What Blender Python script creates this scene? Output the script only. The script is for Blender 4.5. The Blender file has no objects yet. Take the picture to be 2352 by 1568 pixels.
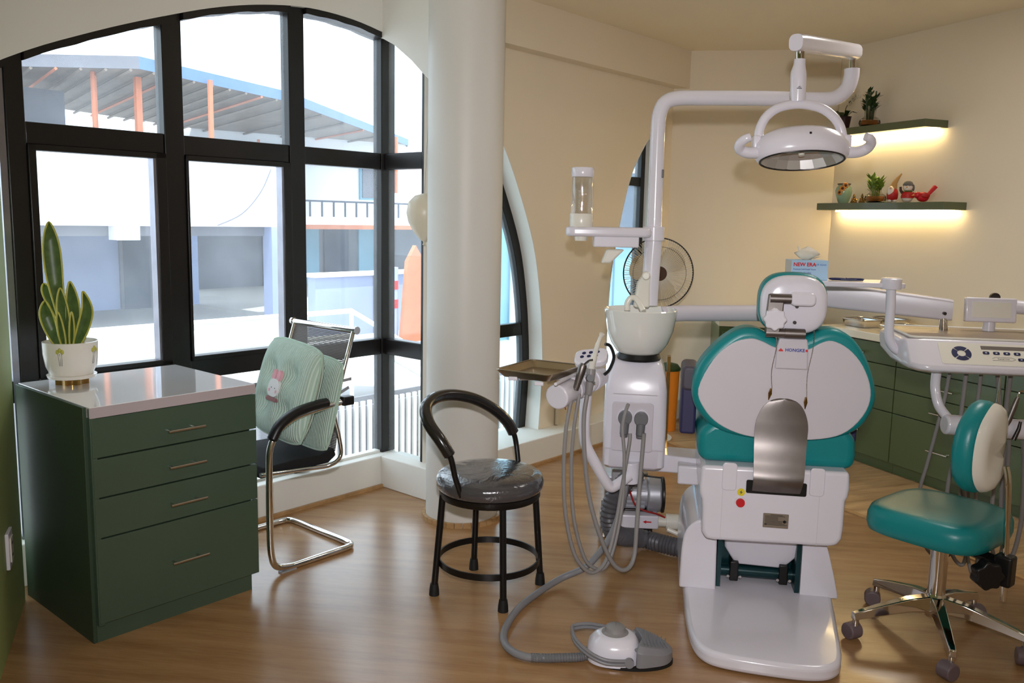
import bpy, bmesh, math, random
from mathutils import Vector, Matrix
random.seed(7)
PI = math.pi
R = math.radians
scene = bpy.context.scene
COL = scene.collection

# ------------------------------------------------------------------ camera
CAM_H, PITCH, ROLL, FPX = 1.40, R(8.0), 0.02, 2000.0
cd = bpy.data.cameras.new('camera')
cd.sensor_width = 36.0
cd.lens = FPX * 36.0 / 2352.0
cd.clip_start = 0.05
cam = bpy.data.objects.new('camera', cd)
COL.objects.link(cam)
cam.matrix_world = Matrix.Translation((0, 0, CAM_H)) @ Matrix.Rotation(PI/2 - PITCH, 4, 'X') @ Matrix.Rotation(ROLL, 4, 'Z')
scene.camera = cam

# ------------------------------------------------------------------ sky, sun, flash, fill lights, exposure
scene.view_settings.view_transform = 'Standard'
scene.view_settings.look = 'None'
scene.view_settings.gamma = 1.0
scene.view_settings.exposure = 0.0
world = bpy.data.worlds.new('sky')
scene.world = world
world.use_nodes = True
bg = world.node_tree.nodes['Background']
bg.inputs['Color'].default_value = (0.80, 0.90, 1.0, 1)
bg.inputs['Strength'].default_value = 3.6

def room(u, v, z=0.0):
    a = R(40.8)
    return Vector((math.sin(a)*u - math.cos(a)*v, math.cos(a)*u + math.sin(a)*v, z))
def side(n, w, z=0.0):
    b = R(22.6)
    return Vector((math.cos(b)*n - math.sin(b)*w, math.sin(b)*n + math.cos(b)*w, z))
ROOM_RZ, SIDE_RZ, CHAIR_RZ = R(49.2), R(22.6), R(-9.5)

sd = bpy.data.lights.new('sun', 'SUN')
sd.energy = 6.0
sd.angle = R(0.6)
sd.color = (1.0, 0.97, 0.92)
sun = bpy.data.objects.new('sun', sd)
COL.objects.link(sun)
d = room(0.10, 0.25, -0.95).normalized()
sun.rotation_euler = d.to_track_quat('-Z', 'Y').to_euler()

fd = bpy.data.lights.new('camera_flash', 'SPOT')
fd.energy = 225.0
fd.shadow_soft_size = 0.025
fd.spot_size = R(92)
fd.spot_blend = 1.0
fd.color = (0.98, 0.96, 1.0)
fl = bpy.data.objects.new('camera_flash', fd)
COL.objects.link(fl)
fl.matrix_world = cam.matrix_world @ Matrix.Translation((0.0, 0.16, 0.03))

for k, (n_, w_, e_) in enumerate(((0.9, -1.6, 6.0), (2.7, -1.6, 9.0), (3.1, 2.6, 13.0))):
    ld = bpy.data.lights.new('ceiling_fill', 'AREA')  # unseen fill lights, added to brighten the walls
    ld.shape = 'DISK'
    ld.size = 0.5
    ld.energy = e_
    ld.color = (1.0, 0.96, 0.92)
    lo = bpy.data.objects.new('ceiling_fill', ld)
    COL.objects.link(lo)
    lo.location = side(n_, w_, 2.535)

# ------------------------------------------------------------------ helpers
def at(px, py, Y):
    """point at forward distance Y along the sight line of a photograph position"""
    x = (px - 1176.0)/FPX; y = -(py - 784.0)/FPX
    c, s = math.cos(ROLL), math.sin(ROLL)
    x, y = x*c - y*s, x*s + y*c
    dy = math.cos(PITCH) + y*math.sin(PITCH)
    dz = -math.sin(PITCH) + y*math.cos(PITCH)
    t = Y/dy
    return Vector((x*t, Y, CAM_H + dz*t))
def atz(px, py, z):
    p = at(px, py, 1.0)
    t = (z - CAM_H)/(p.z - CAM_H)
    return Vector((p.x*t, t, z))

def lin(c):
    return tuple((k/255.0/12.92 if k/255.0 <= 0.04045 else ((k/255.0 + 0.055)/1.055)**2.4) for k in c)

MATS = {}
def mat(name, rgb, rough=0.5, metal=0.0, var=0.06, scale=12.0, bump=0.0, bscale=60.0, coat=0.0, trans=0.0, ior=1.45, emit=None, estr=0.0, spec=0.5, sheen=0.0):
    m = bpy.data.materials.new(name)
    m.use_nodes = True
    nt = m.node_tree
    b = nt.nodes['Principled BSDF']
    col = lin(rgb)
    b.inputs['Base Color'].default_value = (*col, 1)
    b.inputs['Roughness'].default_value = rough
    b.inputs['Metallic'].default_value = metal
    b.inputs['Specular IOR Level'].default_value = spec
    b.inputs['Coat Weight'].default_value = coat
    b.inputs['Coat Roughness'].default_value = 0.06
    b.inputs['Transmission Weight'].default_value = trans
    b.inputs['IOR'].default_value = ior
    b.inputs['Sheen Weight'].default_value = sheen
    if emit:
        b.inputs['Emission Color'].default_value = (*lin(emit), 1)
        b.inputs['Emission Strength'].default_value = estr
    tc = nt.nodes.new('ShaderNodeTexCoord')
    if var > 0:
        n = nt.nodes.new('ShaderNodeTexNoise')
        n.inputs['Scale'].default_value = scale
        n.inputs['Detail'].default_value = 3
        nt.links.new(tc.outputs['Object'], n.inputs['Vector'])
        r = nt.nodes.new('ShaderNodeValToRGB')
        r.color_ramp.elements[0].position = 0.3
        r.color_ramp.elements[1].position = 0.7
        r.color_ramp.elements[0].color = (*[k*(1 - var) for k in col], 1)
        r.color_ramp.elements[1].color = (*[min(1, k*(1 + var)) for k in col], 1)
        nt.links.new(n.outputs['Fac'], r.inputs['Fac'])
        nt.links.new(r.outputs['Color'], b.inputs['Base Color'])
    if bump > 0:
        n2 = nt.nodes.new('ShaderNodeTexNoise')
        n2.inputs['Scale'].default_value = bscale
        n2.inputs['Detail'].default_value = 4
        nt.links.new(tc.outputs['Object'], n2.inputs['Vector'])
        bp = nt.nodes.new('ShaderNodeBump')
        bp.inputs['Strength'].default_value = bump
        bp.inputs['Distance'].default_value = 0.004
        nt.links.new(n2.outputs['Fac'], bp.inputs['Height'])
        nt.links.new(bp.outputs['Normal'], b.inputs['Normal'])
    MATS[name] = m
    return m

def pane_mat(name, tint, gloss=0.035, rough=0.0):
    m = bpy.data.materials.new(name); m.use_nodes = True
    nt = m.node_tree; nt.nodes.clear()
    out = nt.nodes.new('ShaderNodeOutputMaterial')
    t = nt.nodes.new('ShaderNodeBsdfTransparent'); t.inputs['Color'].default_value = (*tint, 1)
    g = nt.nodes.new('ShaderNodeBsdfGlossy'); g.inputs['Roughness'].default_value = rough
    g.inputs['Color'].default_value = (0.95, 0.97, 1, 1)
    fr = nt.nodes.new('ShaderNodeLayerWeight'); fr.inputs['Blend'].default_value = 0.5
    pw = nt.nodes.new('ShaderNodeMath'); pw.operation = 'POWER'; pw.inputs[1].default_value = 4.0
    nt.links.new(fr.outputs['Facing'], pw.inputs[0])
    ad = nt.nodes.new('ShaderNodeMath'); ad.operation = 'MULTIPLY_ADD'; ad.inputs[1].default_value = 0.5; ad.inputs[2].default_value = gloss
    ad.use_clamp = True
    mx = nt.nodes.new('ShaderNodeMixShader')
    nt.links.new(pw.outputs[0], ad.inputs[0])
    nt.links.new(ad.outputs[0], mx.inputs['Fac'])
    nt.links.new(t.outputs[0], mx.inputs[1]); nt.links.new(g.outputs[0], mx.inputs[2])
    # faint dust film, thickened to put in the haze of glare
    df = nt.nodes.new('ShaderNodeBsdfTranslucent'); df.inputs['Color'].default_value = (0.8, 0.85, 0.9, 1)
    tc = nt.nodes.new('ShaderNodeTexCoord'); n = nt.nodes.new('ShaderNodeTexNoise')
    n.inputs['Scale'].default_value = 2.5; n.inputs['Detail'].default_value = 8
    nt.links.new(tc.outputs['Object'], n.inputs['Vector'])
    mp = nt.nodes.new('ShaderNodeMapRange'); mp.inputs['From Min'].default_value = 0.4; mp.inputs['From Max'].default_value = 1.0
    mp.inputs['To Min'].default_value = 0.05; mp.inputs['To Max'].default_value = 0.15
    nt.links.new(n.outputs['Fac'], mp.inputs['Value'])
    m2 = nt.nodes.new('ShaderNodeMixShader')
    nt.links.new(mp.outputs[0], m2.inputs['Fac'])
    nt.links.new(mx.outputs[0], m2.inputs[1]); nt.links.new(df.outputs[0], m2.inputs[2])
    nt.links.new(m2.outputs[0], out.inputs['Surface'])
    MATS[name] = m
    return m

class MB:
    def __init__(s): s.v = []; s.f = []
    def add(s, vs, fs):
        o = len(s.v)
        s.v += [Vector(p) for p in vs]
        s.f += [tuple(i + o for i in f) for f in fs]
        return s
    def box(s, c, d, M=None):
        x, y, z = d[0]/2, d[1]/2, d[2]/2
        vs = [Vector((i*x, j*y, k*z)) for i in (-1, 1) for j in (-1, 1) for k in (-1, 1)]
        if M is not None: vs = [M @ p for p in vs]
        c = Vector(c)
        return s.add([p + c for p in vs], [(0,1,3,2),(4,6,7,5),(0,4,5,1),(2,3,7,6),(0,2,6,4),(1,5,7,3)])
    def bb(s, x0, x1, y0, y1, z0, z1):
        return s.box(((x0+x1)/2, (y0+y1)/2, (z0+z1)/2), (abs(x1-x0), abs(y1-y0), abs(z1-z0)))
    def prism(s, poly, a, b, ax='z'):
        n = len(poly)
        def P(p, h):
            if ax == 'z': return (p[0], p[1], h)
            if ax == 'y': return (p[0], h, p[1])
            return (h, p[0], p[1])
        vs = [P(p, a) for p in poly] + [P(p, b) for p in poly]
        fs = [tuple(range(n)), tuple(range(2*n-1, n-1, -1))] + [(i, (i+1) % n, n+(i+1) % n, n+i) for i in range(n)]
        return s.add(vs, fs)
    def loft(s, rings, cap=True, closed=True):
        n = len(rings[0]); vs = []; fs = []
        for r in rings: vs += list(r)
        for k in range(len(rings)-1):
            for i in range(n if closed else n-1):
                j = (i+1) % n
                fs.append((k*n+i, k*n+j, (k+1)*n+j, (k+1)*n+i))
        if cap and closed:
            fs.append(tuple(range(n-1, -1, -1)))
            fs.append(tuple((len(rings)-1)*n + i for i in range(n)))
        return s.add(vs, fs)
    def cyl(s, p0, p1, r0, r1=None, n=20, cap=True):
        return s.tube([p0, p1], [r0, r0 if r1 is None else r1], n, cap=cap)
    def tube(s, path, r, n=12, closed=False, cap=True, sy=1.0):
        P = [Vector(p) for p in path]; m = len(P)
        rr = r if isinstance(r, (list, tuple)) else [r]*m
        T = []
        for i in range(m):
            a = P[(i-1) % m] if (closed or i > 0) else P[i]
            b = P[(i+1) % m] if (closed or i < m-1) else P[i]
            t = (b - a)
            T.append(t.normalized() if t.length > 1e-9 else Vector((0, 0, 1)))
        up = Vector((0, 0, 1)) if abs(T[0].z) < 0.9 else Vector((0, 1, 0))
        N = (up - T[0]*up.dot(T[0])).normalized()
        rings = []
        for i in range(m):
            if i:
                N = N - T[i]*N.dot(T[i])
                N = N.normalized() if N.length > 1e-6 else Vector((1, 0, 0))
            B = T[i].cross(N)
            rings.append([P[i] + (N*math.cos(2*PI*k/n) + B*math.sin(2*PI*k/n)*sy)*rr[i] for k in range(n)])
        if closed: rings.append(rings[0])
        return s.loft(rings, cap=cap and not closed)
    def lathe(s, prof, n=32, c=(0, 0, 0), M=None, sx=1.0, sy=1.0, cap=True):
        c = Vector(c); rings = []
        for r, z in prof:
            ring = [Vector((max(r, 1e-4)*sx*math.cos(2*PI*k/n), max(r, 1e-4)*sy*math.sin(2*PI*k/n), z)) for k in range(n)]
            if M is not None: ring = [M @ p for p in ring]
            rings.append([p + c for p in ring])
        return s.loft(rings, cap=cap)
    def sphere(s, c, r, n=16, m=10, sc=(1, 1, 1), M=None):
        pr = [(r*math.sin(PI*i/m), -r*math.cos(PI*i/m)) for i in range(m+1)]
        o = MB().lathe(pr, n)
        vs = [Vector((p.x*sc[0], p.y*sc[1], p.z*sc[2])) for p in o.v]
        if M is not None: vs = [M @ p for p in vs]
        return s.add([p + Vector(c) for p in vs], o.f)
    def xf(s, M):
        s.v = [M @ p for p in s.v]; return s
    def mesh(s, name):
        me = bpy.data.meshes.new(name)
        me.from_pydata([tuple(p) for p in s.v], [], s.f)
        bm = bmesh.new(); bm.from_mesh(me)
        bmesh.ops.recalc_face_normals(bm, faces=bm.faces)
        bm.to_mesh(me); bm.free()
        return me

def smooth_path(pts, k=6, closed=False):
    P = [Vector(p) for p in pts]; out = []; n = len(P)
    for i in range(n if closed else n-1):
        if closed: a, b, c, e = P[i-1], P[i], P[(i+1) % n], P[(i+2) % n]
        else: a, b, c, e = P[max(i-1, 0)], P[i], P[i+1], P[min(i+2, n-1)]
        for j in range(k):
            t = j/k
            out.append(0.5*((2*b) + (c-a)*t + (2*a-5*b+4*c-e)*t*t + (3*b-a-3*c+e)*t**3))
    if not closed: out.append(P[-1])
    return out
def smooth2(pts, k=5, closed=True):
    return [(p.x, p.y) for p in smooth_path([(a, b, 0) for a, b in pts], k, closed)]
def rrect(w, h, r, k=5, cx=0.0, cy=0.0):
    out = []
    for (sx, sy, a0) in ((1, 1, 0), (-1, 1, PI/2), (-1, -1, PI), (1, -1, 1.5*PI)):
        for i in range(k+1):
            a = a0 + (PI/2)*i/k
            out.append((cx + sx*(w/2-r) + r*math.cos(a), cy + sy*(h/2-r) + r*math.sin(a)))
    return out

def finish(o, bevel=0.0, seg=3, sub=0, smooth=True, angle=38):
    me = o.data
    if smooth:
        me.polygons.foreach_set('use_smooth', [True]*len(me.polygons))
        me.set_sharp_from_angle(angle=R(angle))
    if bevel > 0:
        b = o.modifiers.new('bevel', 'BEVEL'); b.width = bevel; b.segments = seg; b.limit_method = 'ANGLE'; b.angle_limit = R(35)
        b.harden_normals = False
    if sub:
        q = o.modifiers.new('sub', 'SUBSURF'); q.levels = sub; q.render_levels = sub
def obj(name, mb, m, parent=None, bevel=0.0, seg=3, sub=0, smooth=True, angle=38, label=None, loc=None, rz=None, kind=None):
    me = mb.mesh(name) if isinstance(mb, MB) else mb
    o = bpy.data.objects.new(name, me)
    COL.objects.link(o)
    if isinstance(m, str): m = MATS[m]
    if not me.materials: me.materials.append(m)
    if parent: o.parent = parent
    if loc is not None: o.location = loc
    if rz is not None: o.rotation_euler = (0, 0, rz)
    if label: o['label'] = label
    if kind: o['kind'] = kind
    finish(o, bevel, seg, sub, smooth, angle)
    return o
def thing(name, label, cat, loc=(0, 0, 0), rz=0.0, group=None):
    o = bpy.data.objects.new(name, None)
    COL.objects.link(o)
    o.empty_display_size = 0.05
    o.location = loc; o.rotation_euler = (0, 0, rz)
    o['label'] = label; o['category'] = cat
    if group: o['group'] = group
    return o
def tag(o, label, cat, group=None):
    o['label'] = label; o['category'] = cat
    if group: o['group'] = group
    return o
def struct(name, mb, m, label=None, **k):
    o = obj(name, mb, m, **k)
    o['kind'] = 'structure'
    if label: o['label'] = label
    return o
def copy_tree(o, parent=None):
    c = o.copy(); COL.objects.link(c); c.parent = parent
    for ch in list(o.children): copy_tree(ch, c)
    return c
def text(name, body, size, m, parent, M, extrude=0.0004, align='CENTER', bold=0.0):
    cu = bpy.data.curves.new(name, 'FONT')
    cu.body = body; cu.size = size; cu.extrude = extrude; cu.align_x = align; cu.align_y = 'CENTER'; cu.offset = bold
    cu.resolution_u = 2
    t = bpy.data.objects.new(name, cu); COL.objects.link(t)
    dg = bpy.context.evaluated_depsgraph_get()
    me = bpy.data.meshes.new_from_object(t.evaluated_get(dg))
    bpy.data.objects.remove(t); bpy.data.curves.remove(cu)
    me.materials.clear(); me.materials.append(MATS[m] if isinstance(m, str) else m)
    o = bpy.data.objects.new(name, me); COL.objects.link(o)
    if parent: o.parent = parent
    o.matrix_local = M
    return o
# a text lying in a wall-like plane that faces -y: columns = text x, text y, normal
FACE_NEG_Y = Matrix(((1, 0, 0, 0), (0, 0, -1, 0), (0, 1, 0, 0), (0, 0, 0, 1)))

# ------------------------------------------------------------------ materials
mat('cream_wall', (232, 219, 196), 0.75, var=0.02, scale=1.5, bump=0.05, bscale=90)
mat('white_wall', (226, 224, 216), 0.7, var=0.03, scale=1.5, bump=0.06, bscale=80)
mat('ceiling_paint', (243, 229, 202), 0.8, var=0.02, scale=1.5)
mat('green_wall', (150, 165, 105), 0.6, var=0.04, scale=2.0)
mat('column_paint', (214, 211, 204), 0.45, var=0.02, scale=2.0, bump=0.03, bscale=40)
mat('black_frame', (24, 21, 20), 0.32, var=0.1, scale=20)
mat('alu_strip', (150, 150, 160), 0.3, 0.9, var=0.1)
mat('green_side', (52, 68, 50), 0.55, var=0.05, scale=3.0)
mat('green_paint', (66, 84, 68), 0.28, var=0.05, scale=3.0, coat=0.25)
mat('green_shelf', (90, 96, 66), 0.35, var=0.05, scale=3.0, coat=0.2)
mat('white_counter', (228, 224, 224), 0.05, var=0.02, scale=3.0, bump=0.02, bscale=5, coat=1.0)
mat('edge_band', (176, 164, 166), 0.35, var=0.02)
mat('cream_counter', (235, 226, 205), 0.12, var=0.02, scale=3.0, coat=0.4)
mat('chrome', (225, 222, 218), 0.07, 1.0, var=0.0)
mat('brushed', (128, 121, 117), 0.42, 1.0, var=0.05, scale=30)
mat('cast_alu', (176, 176, 182), 0.42, 0.5, var=0.05)
mat('green_olive', (80, 94, 58), 0.30, var=0.05, scale=3.0, coat=0.25)
mat('steel', (196, 192, 188), 0.2, 1.0, var=0.04)
mat('dark_steel', (70, 66, 64), 0.35, 0.9, var=0.1)
mat('bronze_tray', (172, 156, 130), 0.28, 1.0, var=0.06, scale=8)
mat('black_plastic', (22, 21, 22), 0.38, var=0.05)
mat('black_metal', (20, 18, 17), 0.35, 0.2, var=0.08)
mat('wood_trim', (176, 138, 92), 0.45, var=0.18, scale=25)
mat('white_plastic', (224, 220, 228), 0.22, var=0.01, coat=0.35)
mat('ivory_plastic', (230, 226, 214), 0.25, var=0.01, coat=0.3)
mat('lilac_panel', (206, 200, 206), 0.30, var=0.015, scale=4)
mat('porcelain', (228, 227, 220), 0.08, var=0.01, coat=0.6)
mat('teal_leather', (20, 132, 134), 0.34, var=0.04, scale=6, bump=0.08, bscale=220)
mat('navy_pad', (52, 48, 84), 0.45, var=0.05)
mat('grey_pad', (78, 72, 82), 0.45, var=0.05)
mat('hose_grey', (140, 136, 134), 0.42, var=0.04)
mat('hose_dark', (84, 82, 86), 0.42, var=0.06)
mat('grey_plastic', (128, 127, 130), 0.42, var=0.04)
mat('mid_grey', (105, 105, 108), 0.4, var=0.04)
mat('mauve_wheel', (108, 92, 96), 0.4, var=0.05)
mat('teal_steel', (16, 52, 56), 0.3, 0.3, var=0.15, scale=15)
mat('rubber', (18, 17, 17), 0.6, var=0.05)
mat('red', (200, 32, 40), 0.35, var=0.03)
mat('yellow', (226, 205, 40), 0.4, var=0.03)
mat('navy_key', (24, 32, 78), 0.35, var=0.03)
mat('lcd', (118, 110, 104), 0.25, var=0.03)
mat('reflector_metal', (205, 202, 198), 0.32, 0.7, var=0.05)
mat('taupe_mat', (142, 124, 104), 0.35, var=0.04)
mat('clear_plastic', (235, 232, 225), 0.05, var=0.0, trans=0.95, ior=1.15)
mat('clear_glass', (245, 245, 240), 0.02, var=0.0, trans=1.0, ior=1.25)
mat('water_amber', (205, 130, 60), 0.05, var=0.05, trans=0.6, ior=1.2)
mat('led', (255, 240, 200), 0.5, var=0.0, emit=(255, 224, 165), estr=38.0)
mat('fan_blade', (196, 180, 148), 0.25, var=0.02)
mat('fan_white', (236, 232, 222), 0.35, var=0.02)
mat('orange', (236, 140, 40), 0.45, var=0.04)
mat('balloon_latex', (226, 214, 190), 0.32, var=0.02, trans=0.15)
mat('leaf_dark', (74, 96, 46), 0.38, var=0.22, scale=45)
mat('leaf_edge', (176, 172, 74), 0.4, var=0.1, scale=30)
mat('leaf_light', (120, 146, 50), 0.45, var=0.25, scale=40)
mat('leaf_deep', (46, 66, 30), 0.45, var=0.25, scale=40)
mat('pot_white', (228, 222, 212), 0.2, var=0.02, coat=0.4)
mat('gold', (150, 116, 62), 0.22, 0.85, var=0.15, scale=30)
mat('soil', (70, 52, 36), 0.9, var=0.3, scale=60, bump=0.6)
mat('celadon', (142, 168, 140), 0.2, var=0.05, coat=0.3)
mat('flower_orange', (206, 140, 70), 0.6, var=0.2, scale=60)
mat('brown', (70, 42, 24), 0.6, var=0.2, scale=40)
mat('pale_petal', (222, 212, 190), 0.6, var=0.05)
mat('felt_red', (176, 26, 24), 0.5, var=0.1, scale=40)
mat('felt_white', (228, 216, 200), 0.7, var=0.05)
mat('felt_grey', (100, 98, 96), 0.7, var=0.1)
mat('felt_tan', (176, 138, 84), 0.7, var=0.1)
mat('skin_doll', (222, 182, 150), 0.6, var=0.03)
mat('black_dot', (12, 12, 12), 0.4, var=0.0)
mat('dark_pot', (52, 30, 26), 0.35, var=0.1)
mat('tissue', (222, 214, 196), 0.8, var=0.04)
mat('box_blue', (168, 200, 226), 0.5, var=0.05, scale=14)
mat('box_white', (206, 200, 190), 0.5, var=0.03)
mat('print_red', (206, 40, 44), 0.5, var=0.0)
mat('print_blue', (60, 66, 150), 0.5, var=0.0)
mat('print_grey', (130, 126, 120), 0.5, var=0.0)
mat('sticker', (150, 138, 124), 0.35, 0.5, var=0.05)
mat('mint_knit', (170, 198, 180), 0.9, var=0.05, scale=60, bump=0.3, bscale=300, sheen=0.4)
mat('rabbit_white', (226, 226, 226), 0.85, var=0.03)
mat('rabbit_pink', (226, 170, 180), 0.85, var=0.03)
mat('rabbit_brown', (150, 110, 110), 0.85, var=0.1, scale=90)
mat('mesh_thread', (84, 74, 66), 0.5, var=0.1)
mat('black_fabric', (16, 16, 18), 0.8, var=0.15, scale=90, bump=0.3, bscale=200)
mat('strap_grey', (150, 152, 156), 0.6, var=0.05)
mat('mop_red', (150, 20, 20), 0.4, var=0.1)
# outside
mat('stucco_white', (244, 244, 246), 0.9, var=0.03, scale=1.0)
mat('stucco_blue', (160, 172, 206), 0.9, var=0.10, scale=0.8)
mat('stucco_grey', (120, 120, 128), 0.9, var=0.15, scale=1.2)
mat('ground_concrete', (160, 158, 156), 0.9, var=0.06, scale=0.7)
mat('pad_black', (30, 27, 26), 0.22, var=0.05, coat=0.6, bump=0.25, bscale=30)
mat('tin_roof', (128, 116, 104), 0.6, var=0.2, scale=2.0)
mat('fascia_blue', (96, 128, 196), 0.6, var=0.08)
mat('rust_orange', (206, 122, 84), 0.6, var=0.1)
mat('door_blue', (130, 164, 196), 0.6, var=0.08)
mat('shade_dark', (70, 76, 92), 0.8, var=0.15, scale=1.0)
mat('rail_white', (232, 230, 222), 0.5, var=0.03)
mat('panel_blue', (126, 168, 188), 0.7, var=0.12, scale=0.8)
pane_mat('window_glass', (0.93, 0.96, 0.97))
pane_mat('tinted_glass', (0.86, 0.95, 0.98), 0.04)
pane_mat('bottle_clear', (0.95, 0.94, 0.92), 0.06)

def wood_floor(name, c0, c1, ang, plank=0.19, gloss=0.3, joint=0.5):
    m = bpy.data.materials.new(name); m.use_nodes = True
    nt = m.node_tree; b = nt.nodes['Principled BSDF']
    tc = nt.nodes.new('ShaderNodeTexCoord')
    mp = nt.nodes.new('ShaderNodeMapping'); mp.inputs['Rotation'].default_value = (0, 0, ang)
    nt.links.new(tc.outputs['Object'], mp.inputs['Vector'])
    st = nt.nodes.new('ShaderNodeMapping'); st.inputs['Scale'].default_value = (1.0, 11.0, 1.0)
    nt.links.new(mp.outputs[0], st.inputs['Vector'])
    n = nt.nodes.new('ShaderNodeTexNoise'); n.inputs['Scale'].default_value = 1.7; n.inputs['Detail'].default_value = 6; n.inputs['Roughness'].default_value = 0.55
    nt.links.new(st.outputs[0], n.inputs['Vector'])
    n2 = nt.nodes.new('ShaderNodeTexNoise'); n2.inputs['Scale'].default_value = 14.0; n2.inputs['Detail'].default_value = 3
    nt.links.new(st.outputs[0], n2.inputs['Vector'])
    mx = nt.nodes.new('ShaderNodeMath'); mx.operation = 'MULTIPLY_ADD'; mx.inputs[1].default_value = 0.35
    nt.links.new(n2.outputs['Fac'], mx.inputs[0]); nt.links.new(n.outputs['Fac'], mx.inputs[2])
    r = nt.nodes.new('ShaderNodeValToRGB')
    r.color_ramp.elements[0].position = 0.45; r.color_ramp.elements[1].position = 0.85
    r.color_ramp.elements[0].color = (*lin(c0), 1); r.color_ramp.elements[1].color = (*lin(c1), 1)
    nt.links.new(mx.outputs[0], r.inputs['Fac'])
    br = nt.nodes.new('ShaderNodeTexBrick')
    br.inputs['Scale'].default_value = 1.0
    br.inputs['Brick Width'].default_value = 1.22; br.inputs['Row Height'].default_value = plank
    br.inputs['Mortar Size'].default_value = 0.0015
    br.inputs['Color1'].default_value = (1, 1, 1, 1); br.inputs['Color2'].default_value = (0.86, 0.86, 0.86, 1)
    br.inputs['Mortar'].default_value = (1-joint, 1-joint, 1-joint, 1)
    nt.links.new(mp.outputs[0], br.inputs['Vector'])
    mm = nt.nodes.new('ShaderNodeMix'); mm.data_type = 'RGBA'; mm.blend_type = 'MULTIPLY'; mm.inputs['Factor'].default_value = joint
    nt.links.new(r.outputs['Color'], mm.inputs[6]); nt.links.new(br.outputs['Color'], mm.inputs[7])
    nt.links.new(mm.outputs[2], b.inputs['Base Color'])
    b.inputs['Roughness'].default_value = gloss
    b.inputs['Specular IOR Level'].default_value = 1.0
    MATS[name] = m
wood_floor('vinyl_floor', (146, 106, 66), (174, 134, 90), R(8), joint=0.25, gloss=0.26)
wood_floor('plank_floor', (150, 112, 70), (206, 170, 122), R(-20), plank=0.09, joint=0.5, gloss=0.4)

# ================================================================== the room
CEIL = 2.56
outline = [side(-0.9, -2.7), side(4.5, -2.7), side(4.5, 5.0), room(5.95, 3.52), room(0.35, 3.52)]
struct('floor', MB().prism([(p.x, p.y) for p in outline], -0.25, 0.0), 'vinyl_floor', smooth=False)
struct('ceiling', MB().prism([(p.x, p.y) for p in outline], CEIL, CEIL + 0.15), 'ceiling_paint', smooth=False)
# lighter plank zone in front of the far cabinets, with its threshold strip
S0, S1 = Vector((0.93, 5.60, 0)), Vector((2.42, 2.72, 0))
zone = [S0, S1, side(3.87, 0.9), side(3.87, 4.2), Vector((1.9, 5.6, 0)), Vector((1.35, 6.15, 0)), Vector((1.1, 6.15, 0))]
struct('floor', MB().prism([(p.x, p.y) for p in zone], 0.0, 0.003), 'plank_floor', smooth=False)
dirv = (S1 - S0).normalized(); nrm = Vector((dirv.y, -dirv.x, 0))
struct('trim_1', MB().prism([(p.x, p.y) for p in (S0 - nrm*0.02, S1 - nrm*0.02, S1 + nrm*0.015, S0 + nrm*0.015)], 0.0, 0.007), 'wood_trim', smooth=False)

struct('wall_left', MB().prism([(p.x, p.y) for p in (side(-0.46, -2.6), side(-0.46, 3.42), side(-0.62, 3.42), side(-0.95, 3.30), side(-0.95, -2.6))], 0, CEIL), 'green_wall', smooth=False)
struct('wall_rear', MB().prism([(p.x, p.y) for p in (side(-0.9, -2.6), side(4.5, -2.6), side(4.5, -2.72), side(-0.9, -2.72))], 0, CEIL), 'cream_wall', smooth=False)
struct('wall_right', MB().prism([(p.x, p.y) for p in (side(4.303, -2.6), side(4.303, 4.716), side(4.45, 4.80), side(4.45, -2.6))], 0, CEIL), 'cream_wall', smooth=False)
struct('wall_back', MB().prism([(0.93, 6.205), (2.157, 6.006), (2.35, 6.15), (2.35, 6.35), (0.93, 6.40)], 0, CEIL), 'cream_wall', smooth=False)

# --- bay window wall (plane v), with a flat arch that runs on round the corner
archA = smooth_path([(0.35, 1.38, 0), (0.8, 1.66, 0), (1.208, 1.908, 0), (1.52, 2.05, 0), (1.819, 2.163, 0), (2.05, 2.238, 0), (2.272, 2.289, 0), (2.5, 2.318, 0), (2.75, 2.312, 0), (2.97, 2.278, 0)], 5)
archA = [(p.x, p.y) for p in archA]
archB = [(3.44, 2.265), (3.40, 2.25), (3.325, 2.215), (3.2, 2.13), (3.08, 2.03), (3.00, 1.95)]
def zA(u):
    for (a, b) in zip(archA, archA[1:]):
        if a[0] <= u <= b[0]: return a[1] + (b[1]-a[1])*(u-a[0])/(b[0]-a[0]+1e-9)
    return archA[0][1] if u < archA[0][0] else archA[-1][1]
def zB(v):
    L = sorted(archB)
    for (a, b) in zip(L, L[1:]):
        if a[0] <= v <= b[0]: return a[1] + (b[1]-a[1])*(v-a[0])/(b[0]-a[0])
    return L[-1][1] if v > L[-1][0] else L[0][1]
SILL = 0.165
w = MB().prism([(u, z + 0.012) for u, z in archA] + [(3.04, archA[-1][1] + 0.01), (3.04, CEIL), (0.35, CEIL)], 3.41, 3.52, 'y')
struct('wall_window', w, 'white_wall', rz=ROOM_RZ, smooth=False, label='white wall above the arched bay window')
struct('wall_window_sill', MB().bb(0.35, 3.02, 3.39, 3.52, 0, SILL), 'white_wall', rz=ROOM_RZ, bevel=0.006, smooth=False)
w = MB().prism([(v, z + 0.012) for v, z in archB] + [(3.00, CEIL), (3.44, CEIL)], 2.93, 3.04, 'x')
struct('wall_return', w, 'white_wall', rz=ROOM_RZ, smooth=False)
struct('wall_return_sill', MB().bb(2.90, 3.04, 2.98, 3.39, 0, SILL), 'white_wall', rz=ROOM_RZ, bevel=0.006, smooth=False)
# dark patch of torn lining at the sill corner and a pale quarter-round at its foot
struct('trim_2', MB().bb(2.905, 2.92, 3.02, 3.37, 0, 0.018).bb(2.0, 2.90, 3.372, 3.388, 0, 0.016), 'wood_trim', rz=ROOM_RZ, smooth=False)

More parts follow.
